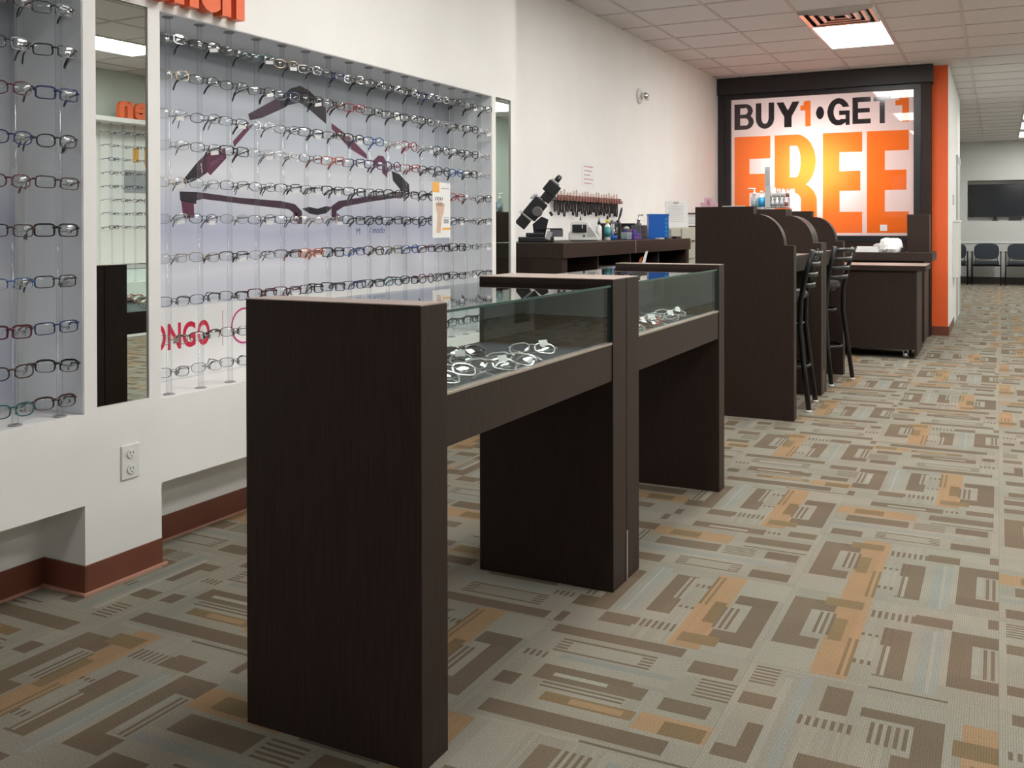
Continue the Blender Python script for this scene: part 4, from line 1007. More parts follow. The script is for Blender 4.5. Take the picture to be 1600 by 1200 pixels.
POLY = {
'tip': ([(2.856, 1.315), (2.925, 1.301), (2.928, 1.243), (2.876, 1.238), (2.866, 1.256)], 'ink_mar'),
'end_piece': ([(2.849, 1.348), (2.939, 1.349), (2.939, 1.299), (2.852, 1.312)], 'ink_dark'),
'temple': ([(2.867, 1.395), (2.943, 1.47), (2.943, 1.399), (2.877, 1.378)], 'ink_dark'),
'temple_b': ([(2.943, 1.47), (2.99, 1.507), (3.0, 1.431), (2.943, 1.399)], 'ink_plum'),
'logo_plate': ([(2.99, 1.507), (3.105, 1.542), (3.112, 1.499), (3.019, 1.421), (2.997, 1.436)], 'ink_mar'),
'bar': ([(3.151, 1.573), (3.242, 1.653), (3.283, 1.66), (3.159, 1.549)], 'ink_mar'),
'shoulder': ([(3.246, 1.701), (3.462, 1.806), (3.462, 1.745), (3.333, 1.693), (3.258, 1.675)], 'ink_plum'),
'arch': ([(3.462, 1.8), (3.529, 1.85), (3.598, 1.871), (3.664, 1.858), (3.791, 1.793), (3.795, 1.709), (3.683, 1.759), (3.598, 1.793), (3.515, 1.771), (3.462, 1.745)], 'ink_dark'),
'bar_b': ([(3.836, 1.719), (3.972, 1.667), (4.131, 1.584), (4.137, 1.557), (3.987, 1.603), (3.836, 1.69)], 'ink_mar'),
'loop': ([(4.183, 1.55), (4.236, 1.584), (4.283, 1.584), (4.319, 1.548), (4.319, 1.469), (4.271, 1.494), (4.271, 1.549), (4.235, 1.553), (4.235, 1.519), (4.183, 1.53)], 'ink_mar'),
'ear': ([(4.362, 1.509), (4.436, 1.495), (4.533, 1.443), (4.539, 1.389), (4.455, 1.404), (4.374, 1.457)], 'ink_dark'),
'rim': ([(2.939, 1.349), (2.975, 1.347), (3.189, 1.332), (3.459, 1.324), (3.558, 1.312), (3.609, 1.279), (3.609, 1.219), (3.576, 1.219), (3.563, 1.264), (3.513, 1.287), (3.189, 1.307), (2.975, 1.321), (2.939, 1.314)], 'ink_plum'),
'bridge': ([(3.609, 1.291), (3.661, 1.301), (3.724, 1.293), (3.793, 1.307), (3.844, 1.302), (3.793, 1.272), (3.724, 1.262), (3.666, 1.268)], 'ink_dark'),
'rim_b': ([(3.833, 1.232), (3.834, 1.308), (3.891, 1.334), (4.124, 1.363), (4.539, 1.407), (4.539, 1.378), (4.136, 1.334), (3.932, 1.306), (3.875, 1.283), (3.869, 1.232)], 'ink_plum'),
'pad': ([(3.545, 1.272), (3.572, 1.272), (3.577, 1.225), (3.549, 1.231)], 'ink_lil'), 'pad_b': ([(3.875, 1.275), (3.906, 1.261), (3.911, 1.235), (3.874, 1.226)], 'ink_lil')}
for k, (pl, ink) in POLY.items():
    m = MB(); b = 0
    for (u, v) in pl: m.v.append((-2.9493, u, v))
    m.face(list(range(len(pl)))); m.build('printed_glasses', M[ink], t)
m = MB(); put_text(m, 'mod', 3.02, 1.455, 0.03, lambda u, v, d: (d, u, v+(u-3.02)*0.55), -2.9492, -2.9489, 0.0); m.build('lettering', M['ink_lil'], t)
m = MB(); put_text(m, 'M', 4.04, 1.165, 0.035, lambda u, v, d: (d, u, v+(u-4.04)*0.04), -2.9495, -2.949, 0.0); m.build('lettering', M['blueink'], t)['kind'] = 'stuff'; m = MB(); put_text(m, '/ modo', 4.15, 1.172, 0.035, lambda u, v, d: (d, u+(v-1.17)*0.25, v), -2.9495, -2.949, 0.0); m.build('lettering', M['blueink'], t)
for q, ch in enumerate('BONGO'):
    m = MB(); put_glyph(m, ch, 2.625+0.079*q, 2.695+0.079*q, 0.715, 0.82, mapX, -2.9495, -2.949, 0.03); m.build('letter', M['redink'], t)
m = MB()
m.tube([(-2.9492, 3.215+0.075*math.cos(a_), 0.775+0.075*math.sin(a_)) for a_ in [0.7+k*5.0/20 for k in range(21)]], 0.004, 5); m.build('lettering', M['magenta'], t)
m = MB(); put_text(m, 'andies', 3.225, 0.757, 0.05, lambda u, v, d: (d, u+(v-0.75)*0.2, v), -2.9495, -2.949, 0.0); m.build('lettering', M['magenta'], t)
B('divider_line', M['redtext'], t, (-2.9496, -2.949, 3.085, 3.088, 0.70, 0.85), bev=0)
t = thing('display_poster', 'pale lilac poster behind the rods of the near left alcove', 'poster', (-2.951, 1.4, 0.6))
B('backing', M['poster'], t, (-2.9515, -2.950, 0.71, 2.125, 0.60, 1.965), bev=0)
# hanging card
t = thing('promo_card', 'tall white hanging card with a hand holding glasses, in front of the wide alcove', 'card', (-2.63, 4.353, 1.147))
B('sheet', M['paper'], t, (-2.631, -2.629, 4.263, 4.444, 1.147, 1.438), bev=0)
def flat(name, mat, pts, d=-2.6286):
    m = MB(); m.v += [(d, u, v) for u, v in pts]; m.face(list(range(len(pts)))); m.build(name, mat, t)
ORG = pmat('print_orange', (0.85, 0.42, 0.08), 0.6); flat('print', ORG, [(4.263, 1.385), (4.33, 1.385), (4.33, 1.438), (4.263, 1.438)])
flat('print', ORG, [(4.36, 1.188), (4.444, 1.188), (4.444, 1.200), (4.36, 1.200)])
flat('print', M['hand'], [(4.30, 1.172), (4.342, 1.172), (4.352, 1.24), (4.375, 1.285), (4.385, 1.325), (4.36, 1.325), (4.35, 1.345), (4.335, 1.325), (4.325, 1.35), (4.312, 1.322), (4.295, 1.335), (4.298, 1.30), (4.312, 1.27), (4.305, 1.22)])
for k in range(6):
    m = MB(); cu, cv = 4.30+0.026*(k % 3)+0.008*(k//3), 1.352-0.030*(k//3)
    m.tube([(-2.628, cu+0.011*math.cos(2*PI*q/10), cv+0.008*math.sin(2*PI*q/10)) for q in range(10)], 0.0012, 4, close=True); m.build('print', M['redplastic'] if k % 2 else M['ink_dark'], t)
flat('print', M['greyink'], [(4.375, 1.222), (4.425, 1.222), (4.425, 1.246), (4.375, 1.246)]); flat('print', M['greyink'], [(4.372, 1.252), (4.43, 1.252), (4.43, 1.256), (4.372, 1.256)]); flat('print', M['greyink'], [(4.35, 1.405), (4.43, 1.405), (4.43, 1.409), (4.35, 1.409)])

# ---- glasses lying in the two counter cases
LY = [(-1.22, 1.975, 0.5, 'soft', 'clear', 0), (-1.34, 2.045, -0.3, 'thick', 'clear', 0), (-1.25, 2.105, 0.35, 'soft', 'clear', 0), (-1.42, 2.16, 0.2, 'thick', 'gunmetal', 0),
      (-1.20, 2.23, 0.25, 'brow', 'clear', 1), (-1.36, 2.285, -0.25, 'soft', 'clear', 1), (-1.50, 2.33, 0.4, 'thick', 'brown', 0), (-1.25, 2.59, 0.1, 'soft', 'clear', 1), (-1.21, 2.36, -0.2, 'thick', 'clear', 0), (-1.40, 2.44, 0.6, 'soft', 'black', 0)]
wh = ['closest to the near panel', 'behind the closest pair', 'third from the near panel', 'at the back near the near panel', 'tagged, near the front glass', 'with a tag mid-heap', 'at the back of the heap', 'lying alone with a white tag', 'right of the heap by the front glass', 'behind the heap towards the far panel']
def lying(x, y, a, st, co, tg, z, label, group):
    lw, lh = STY[st][0], STY[st][1]
    o = glasses(st, co, (x, y, z+0.040), (-1.0, 0.0, a), label, group, tagged=False, lensmat=M['lensdark'] if co in ('gunmetal', 'brown', 'black') else None, tips=False)
    o.scale = (1.12, 1.12, 1.12)
    xo = lw+0.0095+0.0075; hy = 2.2*(lw+0.0095)**2+0.005
    for c_ in [c_ for c_ in o.children if c_.name.startswith('temple')]:
        sg = 1 if c_.data == gcache[(st, 0)][2][1][0] else -1
        Tm = Matrix.Translation((sg*xo, hy, 0)); fold = 1.36 if sg > 0 else 1.22
        c_.matrix_local = Tm @ Matrix.Rotation(sg*fold, 4, 'Z') @ Tm.inverted()
    if tg:
        q = bpy.data.objects.new('price_tag', tag_me); C.objects.link(q); q.parent = o; q.location = (0.03, -0.008, 0.012); q.rotation_euler = (0.4, -0.5, 0.3); q.scale = (0.8, 1, 1.2)
for k, (x, y, a, st, co, tg) in enumerate(LY):
    lying(x, y, a+0.3, st, co, tg, 0.80, '%s %s glasses in the first case, %s' % (CN.get(co, co), STY[st][5], wh[k]), 'glasses in the first counter case')
LY2 = [(-1.20, 3.27, 0.3, 'soft', 'clear', 0), (-1.34, 3.32, -0.4, 'brow', 'clear', 1), (-1.22, 3.42, 0.5, 'thick', 'black', 1), (-1.40, 3.47, 0.1, 'soft', 'gold', 0),
       (-1.24, 3.56, -0.3, 'soft', 'orange', 1), (-1.36, 3.65, 0.4, 'thick', 'clear', 0), (-1.22, 3.74, 0.2, 'soft', 'clear', 1), (-1.40, 3.80, -0.3, 'thick', 'black', 0), (-1.24, 3.92, 0.4, 'soft', 'clear', 1), (-1.30, 4.07, -0.2, 'rect', 'gunmetal', 0)]
for k, (x, y, a, st, co, tg) in enumerate(LY2):
    lying(x, y, a+0.3, st, co, tg, 0.80, '%s %s glasses in the second case, %s from its near end' % (CN.get(co, co), STY[st][5], NUM[k]), 'glasses in the second counter case')

# ---- opposite display, seen in the mirror
t = struct(B('wall_display.001', M['wall'], None, (3.4, 3.7, 5.4, 9.4, 0, 0.6), (3.4, 3.7, 5.4, 6.5, 0.6, 2.36), (3.4, 3.7, 8.9, 9.4, 0.6, 2.36), (3.64, 3.7, 6.5, 8.9, 0.6, 2.36), (3.38, 3.7, 5.4, 9.4, 2.36, 2.41), bev=0))
t = thing('display_poster', 'white poster with orange shapes in the opposite alcove, seen in the near mirror', 'poster', (3.638, 7.7, 0.62))
B('backing', M['paper'], t, (3.636, 3.639, 7.3, 8.75, 1.2, 2.3), bev=0)
B('print', ORG, t, (3.634, 3.6355, 7.62, 7.70, 1.95, 2.12), (3.634, 3.6355, 7.78, 7.98, 1.92, 2.14), (3.634, 3.6355, 8.05, 8.12, 1.95, 2.12), bev=0)
B('print', M['greyink'], t, (3.634, 3.6355, 7.50, 8.20, 1.60, 1.86), bev=0)
k = 0
for kk in range(15):
    y = 6.66+0.1565*kk
    if not 6.9 < y < 8.75: continue
    rod(3.58, y, 0.6005, 2.3595, [2.26-0.15*q for q in range(8)], 'clear acrylic rod in the opposite alcove, %s from the right, seen by mirror' % NUM[k], 'rods of the opposite alcove')
    if 7.2 < y < 8.3:
        for q in range(8):
            st = ('rect', 'thick', 'wire', 'soft', 'half')[(kk*3+q*2) % 5]; co = ('black', 'gunmetal', 'black', 'brown', 'navy', 'burgundy')[(kk*2+q) % 6]
            r_ = random.Random(kk*9+q)
            glasses(st, co, (3.53, y, 2.26-0.15*q), (r_.uniform(-.05, .1), r_.uniform(-.06, .06), -PI/2+r_.uniform(-.1, .1)), '%s %s glasses, %s row, %s rod from right, opposite alcove' % (CN.get(co, co), STY[st][5], ORD[q], NUM[k]), 'glasses in the opposite alcove', lod=1)
    k += 1
t = thing('wall_lettering', 'orange raised word children standing on the opposite display, seen reversed in the mirror', 'sign', (3.42, 8.3, 2.41))
yy = 7.24
for ch, wd_, hh in reversed([('c', .17, .19), ('h', .18, .27), ('i', .07, .27), ('l', .07, .27), ('d', .18, .27), ('r', .12, .19), ('e', .18, .19), ('n', .18, .19)]):
    m = MB(); put_glyph(m, ch, yy+wd_, yy, 2.4105, 2.4105+hh, mapX, 3.39, 3.44, 0.045); m.build('letter', M['orangeplastic'], t); yy += wd_+0.03

# ================================================================== ITEMS ON THE WORK BENCH
ZB = 1.1025
YW = 0.4662
def bottle(name, x, y, z, prof, mat, label, cat, group=None, cap=None, band=None, liquid=None):
    t = thing(name, label, cat, (x, y, z), group)
    m = MB(); m.lathe((x, y, z), prof, 18); m.build('body', mat, t)
    if liquid:
        r_, h, mt = liquid; m = MB(); m.lathe((x, y, z), [(r_, 0.003), (r_, h)], 16); m.build('liquid', mt, t)
    if band:
        r_, a, b, mt = band; m = MB(); m.lathe((x, y, z), [(r_, a), (r_, b)], 18); m.build('label', mt, t)
    if cap:
        pr, mt = cap; m = MB(); m.lathe((x, y, z), pr, 14); m.build('cap', mt, t)
    return t
# lensmeter
t = thing('lensmeter', 'black tilted lens-measuring instrument with eyepiece at the near end of the bench', 'instrument', (-2.74, 5.76, ZB), rz=YW)
P0, P1 = Vector((-0.113, 0, 0.113)), Vector((0.134, 0, 0.412)); ax = (P1-P0); Lx = ax.length; an = math.atan2(ax.z, ax.x)
def seg(name, a, b, half, dep, mat, off=0.0, bev=0.004):
    c = P0+ax*((a+b)/2); n_ = Vector((-math.sin(an), 0, math.cos(an))); c = c+n_*off
    m = MB(); m.obox(c, (Lx*(b-a), dep, 2*half), (0, -an, 0)); return m.build(name, mat, t, bev, local=True)
def segc(name, a, b, r_, mat):
    m = MB(); m.cyl(P0+ax*a, P0+ax*b, r_, 20); return m.build(name, mat, t, local=True)
seg('lamp_housing', -0.02, 0.17, 0.040, 0.08, M['black']); seg('ring', 0.175, 0.195, 0.043, 0.085, M['lgrey'], bev=0.001)
seg('main_body', 0.20, 0.56, 0.052, 0.09, M['black'], -0.008, 0.008); segc('ring', 0.56, 0.585, 0.030, M['chrome'])
seg('lens_holder', 0.585, 0.72, 0.036, 0.07, M['black'], -0.02); seg('head', 0.72, 0.93, 0.048, 0.08, M['black'], -0.008, 0.006)
segc('ring', 0.93, 0.965, 0.034, M['lgrey']); segc('eyepiece', 0.965, 1.06, 0.019, M['black']); segc('eyepiece_tube', 1.06, 1.09, 0.016, M['greyp'])
m = MB(); m.lathe((0.0, -0.05, 0.20), [(0.028, -0.012), (0.036, 0), (0.036, 0.006)], 24, 'y'); m.build('power_wheel', M['greyp'], t, local=True)
m = MB(); m.obox((-0.02, -0.01, 0.302), (0.03, 0.02, 0.018), (0, -an, 0)); m.cyl((-0.045, 0, 0.292), (0.0, 0, 0.318), 0.008, 10); m.build('marking_pens', M['chrome'], t, local=True)
m = MB(); m.cyl((0.085, -0.02, 0.20), (0.10, -0.02, 0.175), 0.009, 10); m.build('lever', M['black'], t, local=True)
m = MB(); m.cyl((-0.092, -0.03, 0.185), (-0.115, -0.03, 0.205), 0.010, 10); m.build('knob', M['chrome'], t, local=True)
m = MB(); m.prism([(-0.02, 0.03), (0.05, 0.03), (0.075, 0.15), (0.03, 0.17), (-0.03, 0.12)], lambda u, v, d: (u, d, v), -0.025, 0.025); m.build('arm', M['black'], t, 0.003, local=True)
MB().box(-0.125, 0.11, -0.07, 0.07, 0.0, 0.035).build('base', M['black'], t, 0.006, local=True)
MB().box(-0.075, 0.045, -0.055, 0.05, 0.035, 0.062).build('base_block', M['black'], t, 0.006, local=True)
MB().box(0.0, 0.165, -0.05, 0.05, 0.085, 0.092).build('lens_table', M['black'], t, 0.001, local=True)
MB().box(0.085, 0.17, -0.045, 0.045, 0.0355, 0.085).build('rear_block', M['greyp'], t, 0.003, local=True)
m = MB(); m.obox((0.075, -0.073, 0.045), (0.035, 0.003, 0.055), (0, 0.35, 0)); m.build('scale_plate', M['lgrey'], t, local=True)
# pupilometer / edger
t = thing('lens_tester', 'white rounded desktop instrument with a black window and grey keypad', 'instrument', (-2.68, 6.40, ZB), rz=YW)
m = MB(); m.prism([(-0.10, 0.004), (0.112, 0.004), (0.116, 0.02), (0.052, 0.10), (0.035, 0.138), (-0.02, 0.148), (-0.065, 0.142), (-0.085, 0.125), (-0.085, 0.075), (-0.104, 0.055)], lambda u, v, d: (u, d, v), -0.065, 0.065); m.build('housing', M['white'], t, 0.006, local=True)
MB().box(-0.080, 0.022, -0.078, -0.062, 0.062, 0.118).build('window', M['black'], t, 0.004, local=True)
m = MB(); m.prism([(0.030, 0.035), (0.095, 0.035), (0.048, 0.10), (0.034, 0.10)], lambda u, v, d: (u, d, v), -0.0685, -0.0655); m.build('keypad', M['lgrey'], t, local=True)
MB().box(-0.005, 0.012, -0.0675, -0.0655, 0.028, 0.045).build('badge', M['greyp'], t, local=True)
MB().box(-0.09, 0.10, -0.055, 0.055, 0.0, 0.004).build('feet', M['black'], t, local=True)
MB().box(-0.012, -0.006, -0.0805, -0.0785, 0.09, 0.14).build('pointer', M['white'], t, local=True)
# bottles
bp_ = lambda r_, h: [(r_*0.9, 0), (r_, 0.004), (r_, h*0.80), (r_*0.75, h*0.9), (r_*0.40, h*0.93), (r_*0.40, h)]
nz = lambda z0, r_: ([(r_, z0), (r_, z0+0.018), (r_*0.55, z0+0.024), (r_*0.28, z0+0.042), (r_*0.2, z0+0.05)], M['black'])
bottle('squeeze_bottle', -2.74, 6.50, ZB, bp_(0.020, 0.13), M['bottleclear'], 'clear squeeze bottle with black nozzle, behind the white instrument', 'bottle', 'bottles on the work bench', cap=nz(0.128, 0.012), band=(0.0203, 0.03, 0.09, M['teal']))
bottle('squeeze_bottle', -2.62, 6.565, ZB, bp_(0.019, 0.12), M['white'], 'white squeeze bottle with black nozzle, right of the white instrument', 'bottle', 'bottles on the work bench', cap=nz(0.118, 0.012))
bottle('squeeze_bottle', -2.66, 6.66, ZB, bp_(0.021, 0.118), M['bottleclear'], 'squeeze bottle of blue liquid between white and yellow-topped bottles', 'bottle', 'bottles on the work bench', liquid=(0.017, 0.09, M['liquid']), cap=([(0.010, 0.117), (0.010, 0.135), (0.006, 0.14)], M['white']))
bottle('cleaner_bottle', -2.62, 6.735, ZB, bp_(0.022, 0.13), M['white'], 'bottle with teal print, yellow collar and black tip', 'bottle', 'bottles on the work bench', band=(0.0223, 0.025, 0.10, M['teal']), cap=([(0.013, 0.129), (0.013, 0.15), (0.007, 0.156)], M['yellow']))
m = MB(); m.lathe((-2.62, 6.735, ZB), [(0.007, 0.157), (0.009, 0.17), (0.004, 0.188)], 12); m.build('tip', M['black'], bpy.data.objects['cleaner_bottle'])
t = bottle('tool_jar', -2.64, 6.90, ZB, [(0.034, 0), (0.036, 0.003), (0.036, 0.10), (0.033, 0.10)], M['bottleclear'], 'clear jar with blue bottom holding thin white tools and a brush', 'jar')
m = MB(); m.lathe((-2.64, 6.90, ZB), [(0.032, 0.004), (0.032, 0.035)], 16); m.build('insert', M['blue'], t)
for k in range(4):
    m = MB(); m.cyl((-2.64+0.008*(k-1.5), 6.90-0.012*k+0.015, ZB+0.038), (-2.64+0.016*(k-1.5), 6.90-0.02*k+0.03, ZB+0.125), 0.0022, 6); m.build('stick', M['white'], t)
m = MB(); m.tube([(-2.645, 6.93, ZB+0.05), (-2.632, 6.975, ZB+0.14)], 0.004, 8); m.tube([(-2.632, 6.975, ZB+0.14), (-2.628, 6.99, ZB+0.155), (-2.62, 7.005, ZB+0.19), (-2.615, 7.02, ZB+0.235), (-2.613, 7.03, ZB+0.25)], [0.011, 0.006, 0.010, 0.009, 0.004], 10); m.build('brush', M['black'], t)
t = thing('dispenser', 'small clear square dispenser bottle standing before the black caddy', 'bottle', (-2.60, 7.09, ZB))
B('body', M['bottleclear'], t, (-2.63, -2.57, 7.03, 7.15, ZB, ZB+0.082), bev=0.006); B('liquid', M['lgrey'], t, (-2.625, -2.575, 7.036, 7.144, ZB+0.004, ZB+0.06), bev=0.003)
m = MB(); m.lathe((-2.60, 7.09, ZB), [(0.022, 0.083), (0.022, 0.095), (0.008, 0.105)], 14); m.build('cap', M['lgrey'], t)
t = thing('tool_caddy', 'black open caddy with bottles in it, in front of the blue bin', 'caddy', (-2.78, 7.40, ZB))
cx0, cx1, cy0, cy1 = -2.88, -2.70, 7.22, 7.58
B('wall_panel', M['black'], t, (cx0, cx1, cy0, cy0+0.006, ZB+0.0045, ZB+0.13), (cx0, cx1, cy1-0.006, cy1, ZB+0.0045, ZB+0.13), (cx0, cx0+0.006, cy0+0.006, cy1-0.006, ZB+0.0045, ZB+0.13), (cx1-0.006, cx1, cy0+0.006, cy1-0.006, ZB+0.0045, ZB+0.10), bev=0.001)
B('bottom', M['black'], t, (cx0, cx1, cy0, cy1, ZB, ZB+0.004), bev=0)
for k, (y, h) in enumerate(((7.27, 0.15), (7.34, 0.14), (7.42, 0.15))):
    m = MB(); m.lathe((-2.79, y, ZB+0.005), [(0.02, 0), (0.02, h*0.85), (0.012, h*0.92), (0.012, h)], 12); m.build('bottle', M['greyp'], t)
t = thing('purple_tray', 'small purple and blue plastic parts tray beside the clear dispenser', 'tray', (-2.62, 7.26, ZB))
B('tray', M['purple'], t, (-2.67, -2.57, 7.19, 7.36, ZB, ZB+0.022), bev=0.004); B('drawer', M['navyp'], t, (-2.66, -2.58, 7.195, 7.275, ZB+0.0225, ZB+0.075), bev=0.004); B('drawer', M['purple'], t, (-2.66, -2.58, 7.28, 7.35, ZB+0.0225, ZB+0.05), bev=0.004)
t = thing('drawer_unit', 'dark grey small drawer unit left of the blue bin', 'drawers', (-2.66, 7.50, ZB))
B('body', M['greyp'], t, (-2.685, -2.60, 7.42, 7.58, ZB, ZB+0.115), bev=0.004)
for k in range(3):
    d_ = B('drawer', M['black'], t, (-2.5995, -2.596, 7.43, 7.57, ZB+0.008+k*0.036, ZB+0.038+k*0.036), bev=0.001)
    B('knob', M['chrome'], d_, (-2.5955, -2.588, 7.49, 7.51, ZB+0.02+k*0.036, ZB+0.027+k*0.036), bev=0)
t = thing('pump_bottle', 'clear pump bottle with chrome top just left of the blue bin', 'bottle', (-2.70, 7.655, ZB))
m = MB(); m.lathe((-2.70, 7.655, ZB), [(0.024, 0), (0.026, 0.004), (0.026, 0.12), (0.012, 0.14), (0.012, 0.15)], 16); m.build('body', M['greyp'], t)
m = MB(); m.lathe((-2.70, 7.655, ZB), [(0.015, 0.15), (0.015, 0.165), (0.006, 0.17), (0.006, 0.20)], 14); m.tube([(-2.70, 7.655, ZB+0.20), (-2.66, 7.64, ZB+0.198)], 0.006, 8); m.build('pump', M['chrome'], t)
t = thing('lens_tray_bin', 'bright blue stacked plastic bin with a column of round holes', 'bin', (-2.60, 7.86, ZB), rz=YW)
MB().box(-0.085, 0.085, -0.055, 0.055, 0.0, 0.205).build('body', M['blue'], t, 0.004, local=True)
MB().box(-0.089, 0.089, -0.059, 0.059, 0.1965, 0.209).build('rim', M['blue'], t, 0.002, local=True)
for k in range(5):
    m = MB(); m.lathe((0.062, -0.0545, 0.03+0.034*k), [(0.013, -0.006), (0.013, 0.0), (0.009, 0.0005)], 14, 'y'); m.build('hole_ring', M['cyanlab'], t, local=True)
tag(B('phone', M['black'], None, (-2.52, -2.45, 7.66, 7.80, ZB, ZB+0.009), bev=0.003), 'flat black phone-sized object lying before the blue bin', 'phone')
tag(B('remote_holder', M['lgrey'], None, (-2.47, -2.43, 7.40, 7.52, ZB, ZB+0.012), bev=0.003), 'thin pale strip lying at the front edge of the bench', 'strip')
tag(B('stapler', M['black'], None, (-2.50, -2.455, 7.92, 8.06, ZB, ZB+0.02), bev=0.004), 'small black object at the far end of the bench top', 'stapler')
# pliers rack on the wall
t = thing('plier_rack', 'long narrow rack on the left wall holding the row of pliers', 'rack', (XL, 7.28, 1.42))
B('rail', M['greyp'], t, (XL, XL+0.008, 6.56, 7.99, 1.405, 1.43), bev=0.001)
B('rail', M['greyp'], t, (XL+0.05, XL+0.056, 6.56, 7.99, 1.405, 1.43), bev=0.001)
for yy in (6.56, 7.27, 7.982): B('bracket', M['greyp'], t, (XL+0.008, XL+0.05, yy, yy+0.008, 1.405, 1.43), bev=0)
tools = []
hgrid = [1.0, 1.15, .95, 1.25, 1.0, .9, 1.1, 1.2, .95, 1.05, 1.3, 1.0, 1.1, .92, 1.2, 1.0, 1.1, 1.25, .95, 1.1, 1.0, 1.15, 1.45]
plh = {}
for k in range(23):
    y = 6.60+0.0595*k; x = XL+0.029
    v = k % 4
    if v not in plh:
        hd = MB(); hd.prism([(-0.011, -0.012), (0.011, -0.012), (0.012, 0.01), (0.0045, 0.035+0.006*v), (-0.0045, 0.035+0.006*v), (-0.012, 0.01)], lambda u, w_, d: (d, u, w_), -0.004, 0.004)
        hs = []
        for sg in (-1, 1):
            m = MB(); m.tube([(0, sg*0.004, -0.010), (0, sg*(0.012+0.002*v), -0.045), (0, sg*(0.017+0.001*v), -0.085), (0, sg*0.011, -0.118-0.006*v)], [0.004, 0.0055, 0.006, 0.0045], 8)
            hs.append(m.mesh('handle', M['black']))
        cl = MB(); cl.box(0.0285, 0.034, -0.020, 0.020, -0.030, 0.010)
        plh[v] = (hd.mesh('jaw', M['metalw']), hs, cl.mesh('joint', M['redplastic']))
    nth_ = (NUM + ['seventeenth', 'eighteenth', 'nineteenth', 'twentieth', 'twenty-first', 'twenty-second', 'last'])[k]
    q = thing('pliers', 'pliers with black handles, %s from the left in the wall rack' % nth_, 'pliers', (x, y, 1.436), 'pliers hanging in the wall rack')
    q.scale = (1, 1, hgrid[k] if hgrid[k] < 1.2 else 1.12); q.rotation_euler = (random.uniform(-0.08, 0.08), 0, 0)
    for nm, me in (('jaw', plh[v][0]), ('joint', plh[v][2]), ('handle', plh[v][1][0]), ('handle', plh[v][1][1])):
        o = bpy.data.objects.new(nm, me); C.objects.link(o); o.parent = q

# ---- things standing on the partitions
ZP = 1.3285
t = thing('pink_card', 'pink notice with a ribbon mark on top of the nearest partition', 'card', (-1.66, 6.09, ZP))
B('board', M['pinkp'], t, (-1.725, -1.612, 6.085, 6.089, ZP, ZP+0.03), (-1.70, -1.645, 6.085, 6.089, ZP+0.0301, ZP+0.06), bev=0)
m = MB(); m.tube([(-1.684, 6.0835, ZP+0.012), (-1.667, 6.0835, ZP+0.04), (-1.672, 6.0835, ZP+0.052), (-1.678, 6.0835, ZP+0.04), (-1.661, 6.0835, ZP+0.012)], 0.0018, 6); m.build('ribbon', M['magenta'], t)
t = thing('sanitizer_bottle', 'clear pump bottle at the left end on the middle partitions', 'bottle', (-1.615, 7.13, ZP))
m = MB(); m.lathe((-1.615, 7.13, ZP), [(0.024, 0), (0.027, 0.004), (0.027, 0.085), (0.012, 0.105), (0.012, 0.11)], 18); m.build('body', M['bottleclear'], t)
m = MB(); m.lathe((-1.615, 7.13, ZP), [(0.022, 0.003), (0.022, 0.07)], 14); m.build('liquid', M['lgrey'], t)
m = MB(); m.lathe((-1.615, 7.13, ZP), [(0.014, 0.11), (0.014, 0.125), (0.005, 0.13), (0.005, 0.15)], 12); m.tube([(-1.605, 7.13, ZP+0.153), (-1.66, 7.12, ZP+0.155)], 0.006, 8); m.build('pump', M['white'], t)
t = thing('sanitizer_bottle', 'bottle with a bright blue label, second on the middle partitions', 'bottle', (-1.56, 7.12, ZP))
m = MB(); m.lathe((-1.56, 7.12, ZP), [(0.024, 0), (0.026, 0.004), (0.026, 0.095), (0.015, 0.112), (0.011, 0.116)], 18); m.build('body', M['white'], t)
m = MB(); m.lathe((-1.56, 7.12, ZP), [(0.0266, 0.018), (0.0266, 0.088)], 18); m.build('label', M['cyanlab'], t)
m = MB(); m.lathe((-1.56, 7.12, ZP), [(0.011, 0.117), (0.013, 0.135), (0.005, 0.14)], 12); m.build('cap', M['white'], t)
t = thing('display_rack', 'clear counter rack of small spray packs on the middle partitions', 'display rack', (-1.44, 7.18, ZP))
B('tray', M['bottleclear'], t, (-1.535, -1.365, 7.10, 7.25, ZP, ZP+0.012), bev=0.001)
B('header_card', M['lgrey'], t, (-1.532, -1.494, 7.10, 7.104, ZP+0.012, ZP+0.31), bev=0.001)
B('header_print', M['greyink'], t, (-1.528, -1.498, 7.0985, 7.0997, ZP+0.17, ZP+0.285), bev=0)
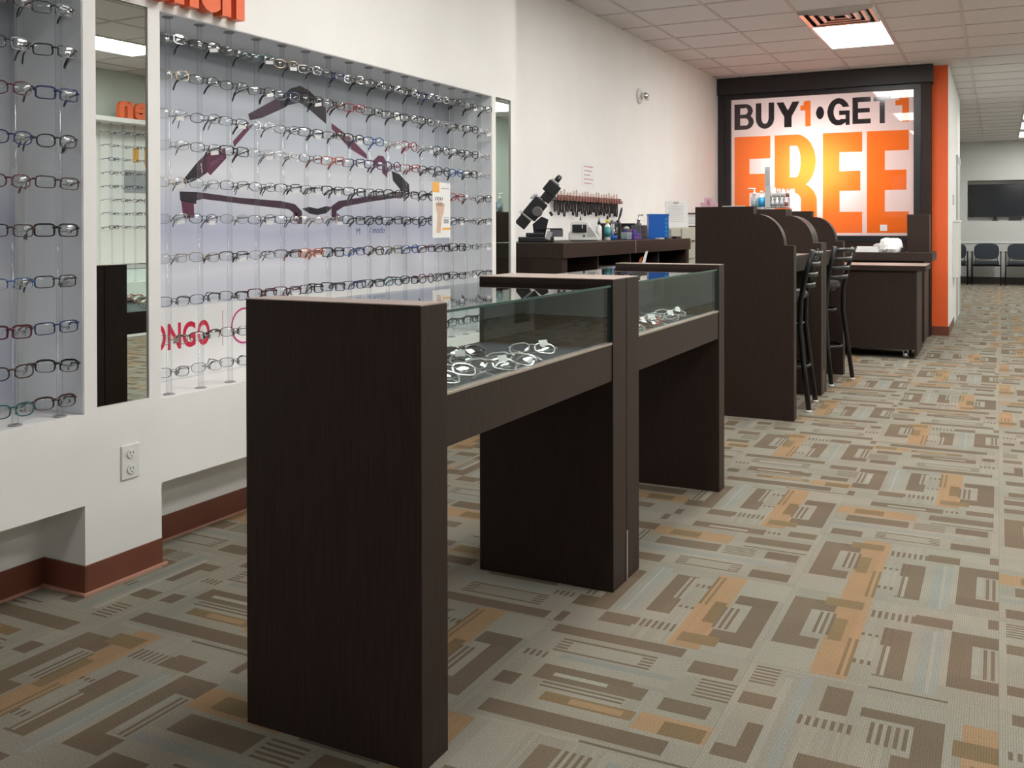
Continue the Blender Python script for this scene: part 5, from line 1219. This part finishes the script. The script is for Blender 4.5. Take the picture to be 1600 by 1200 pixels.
for k in range(5):
    x = -1.515+0.033*k
    for j in range(2):
        zb_ = ZP+0.0125+0.065*j; yy = 7.125+0.045*j
        m = MB(); m.lathe((x, yy, zb_), [(0.012, 0), (0.0135, 0.003), (0.0135, 0.045), (0.007, 0.056), (0.006, 0.075)], 10)
        o = m.build('spray_bottle', M['lgrey' if (k+j) % 2 else 'white'] if k < 4 else M['pinkp'], t)
        m = MB(); m.lathe((x, yy, zb_), [(0.0139, 0.012), (0.0139, 0.04)], 10); m.build('label', M['greyink'] if k < 4 else M['redplastic'], o)
    B('pouch', M['paper'], t, (x-0.015, x+0.012, 7.19+0.004*k, 7.195+0.004*k, ZP+0.0125, ZP+0.17-0.008*k), bev=0.001)
tag(B('white_card', M['paper'], None, (-1.58, -1.44, 6.075, 6.10, ZP, ZP+0.006), bev=0.001), 'thin white card lying on top of the nearest partition', 'card')
# ---- on the reception counter
for k in range(3):
    tag(B('paper_stack', M['paper'], None, (-1.36+0.005*k, -1.09-0.004*k, 10.30, 10.52, 0.9425+0.018*k, 0.9425+0.018*(k+1)-0.0005), bev=0.001), 'stack of white papers on the raised counter, %s layer' % ('lowest', 'middle', 'top')[k], 'paper', 'papers on the raised counter')
t = thing('tissue_bag', 'crumpled clear-white plastic bag on the raised counter beside the papers', 'bag', (-0.98, 10.42, 0.9425))
m = MB(); rb = random.Random(5); prof = [(0.10, 0.0), (0.115, 0.03), (0.105, 0.08), (0.09, 0.12), (0.06, 0.14)]
m.lathe((-0.98, 10.42, 0.9425), prof, 14, smooth=False)
m.v = [(v[0]+rb.uniform(-.012, .012), v[1]+rb.uniform(-.012, .012), max(0.9425, v[2]+rb.uniform(-.008, .008)) if v[2] > 0.95 else v[2]) for v in m.v]; m.build('bag', M['paper'], t)
m = MB(); m.lathe((-1.09, 10.36, 0.9425), [(0.05, 0), (0.055, 0.03), (0.05, 0.07), (0.02, 0.09)], 10, smooth=False); m.v = [(v[0]+rb.uniform(-.008, .008), v[1]+rb.uniform(-.008, .008), v[2]) for v in m.v]; m.build('fold', M['lgrey'], t)
tag(B('desk_phone', M['black'], None, (-0.88, -0.852, 10.38, 10.5, 0.9425, 0.99), bev=0.006), 'small black device right of the plastic bag on the raised counter', 'device')
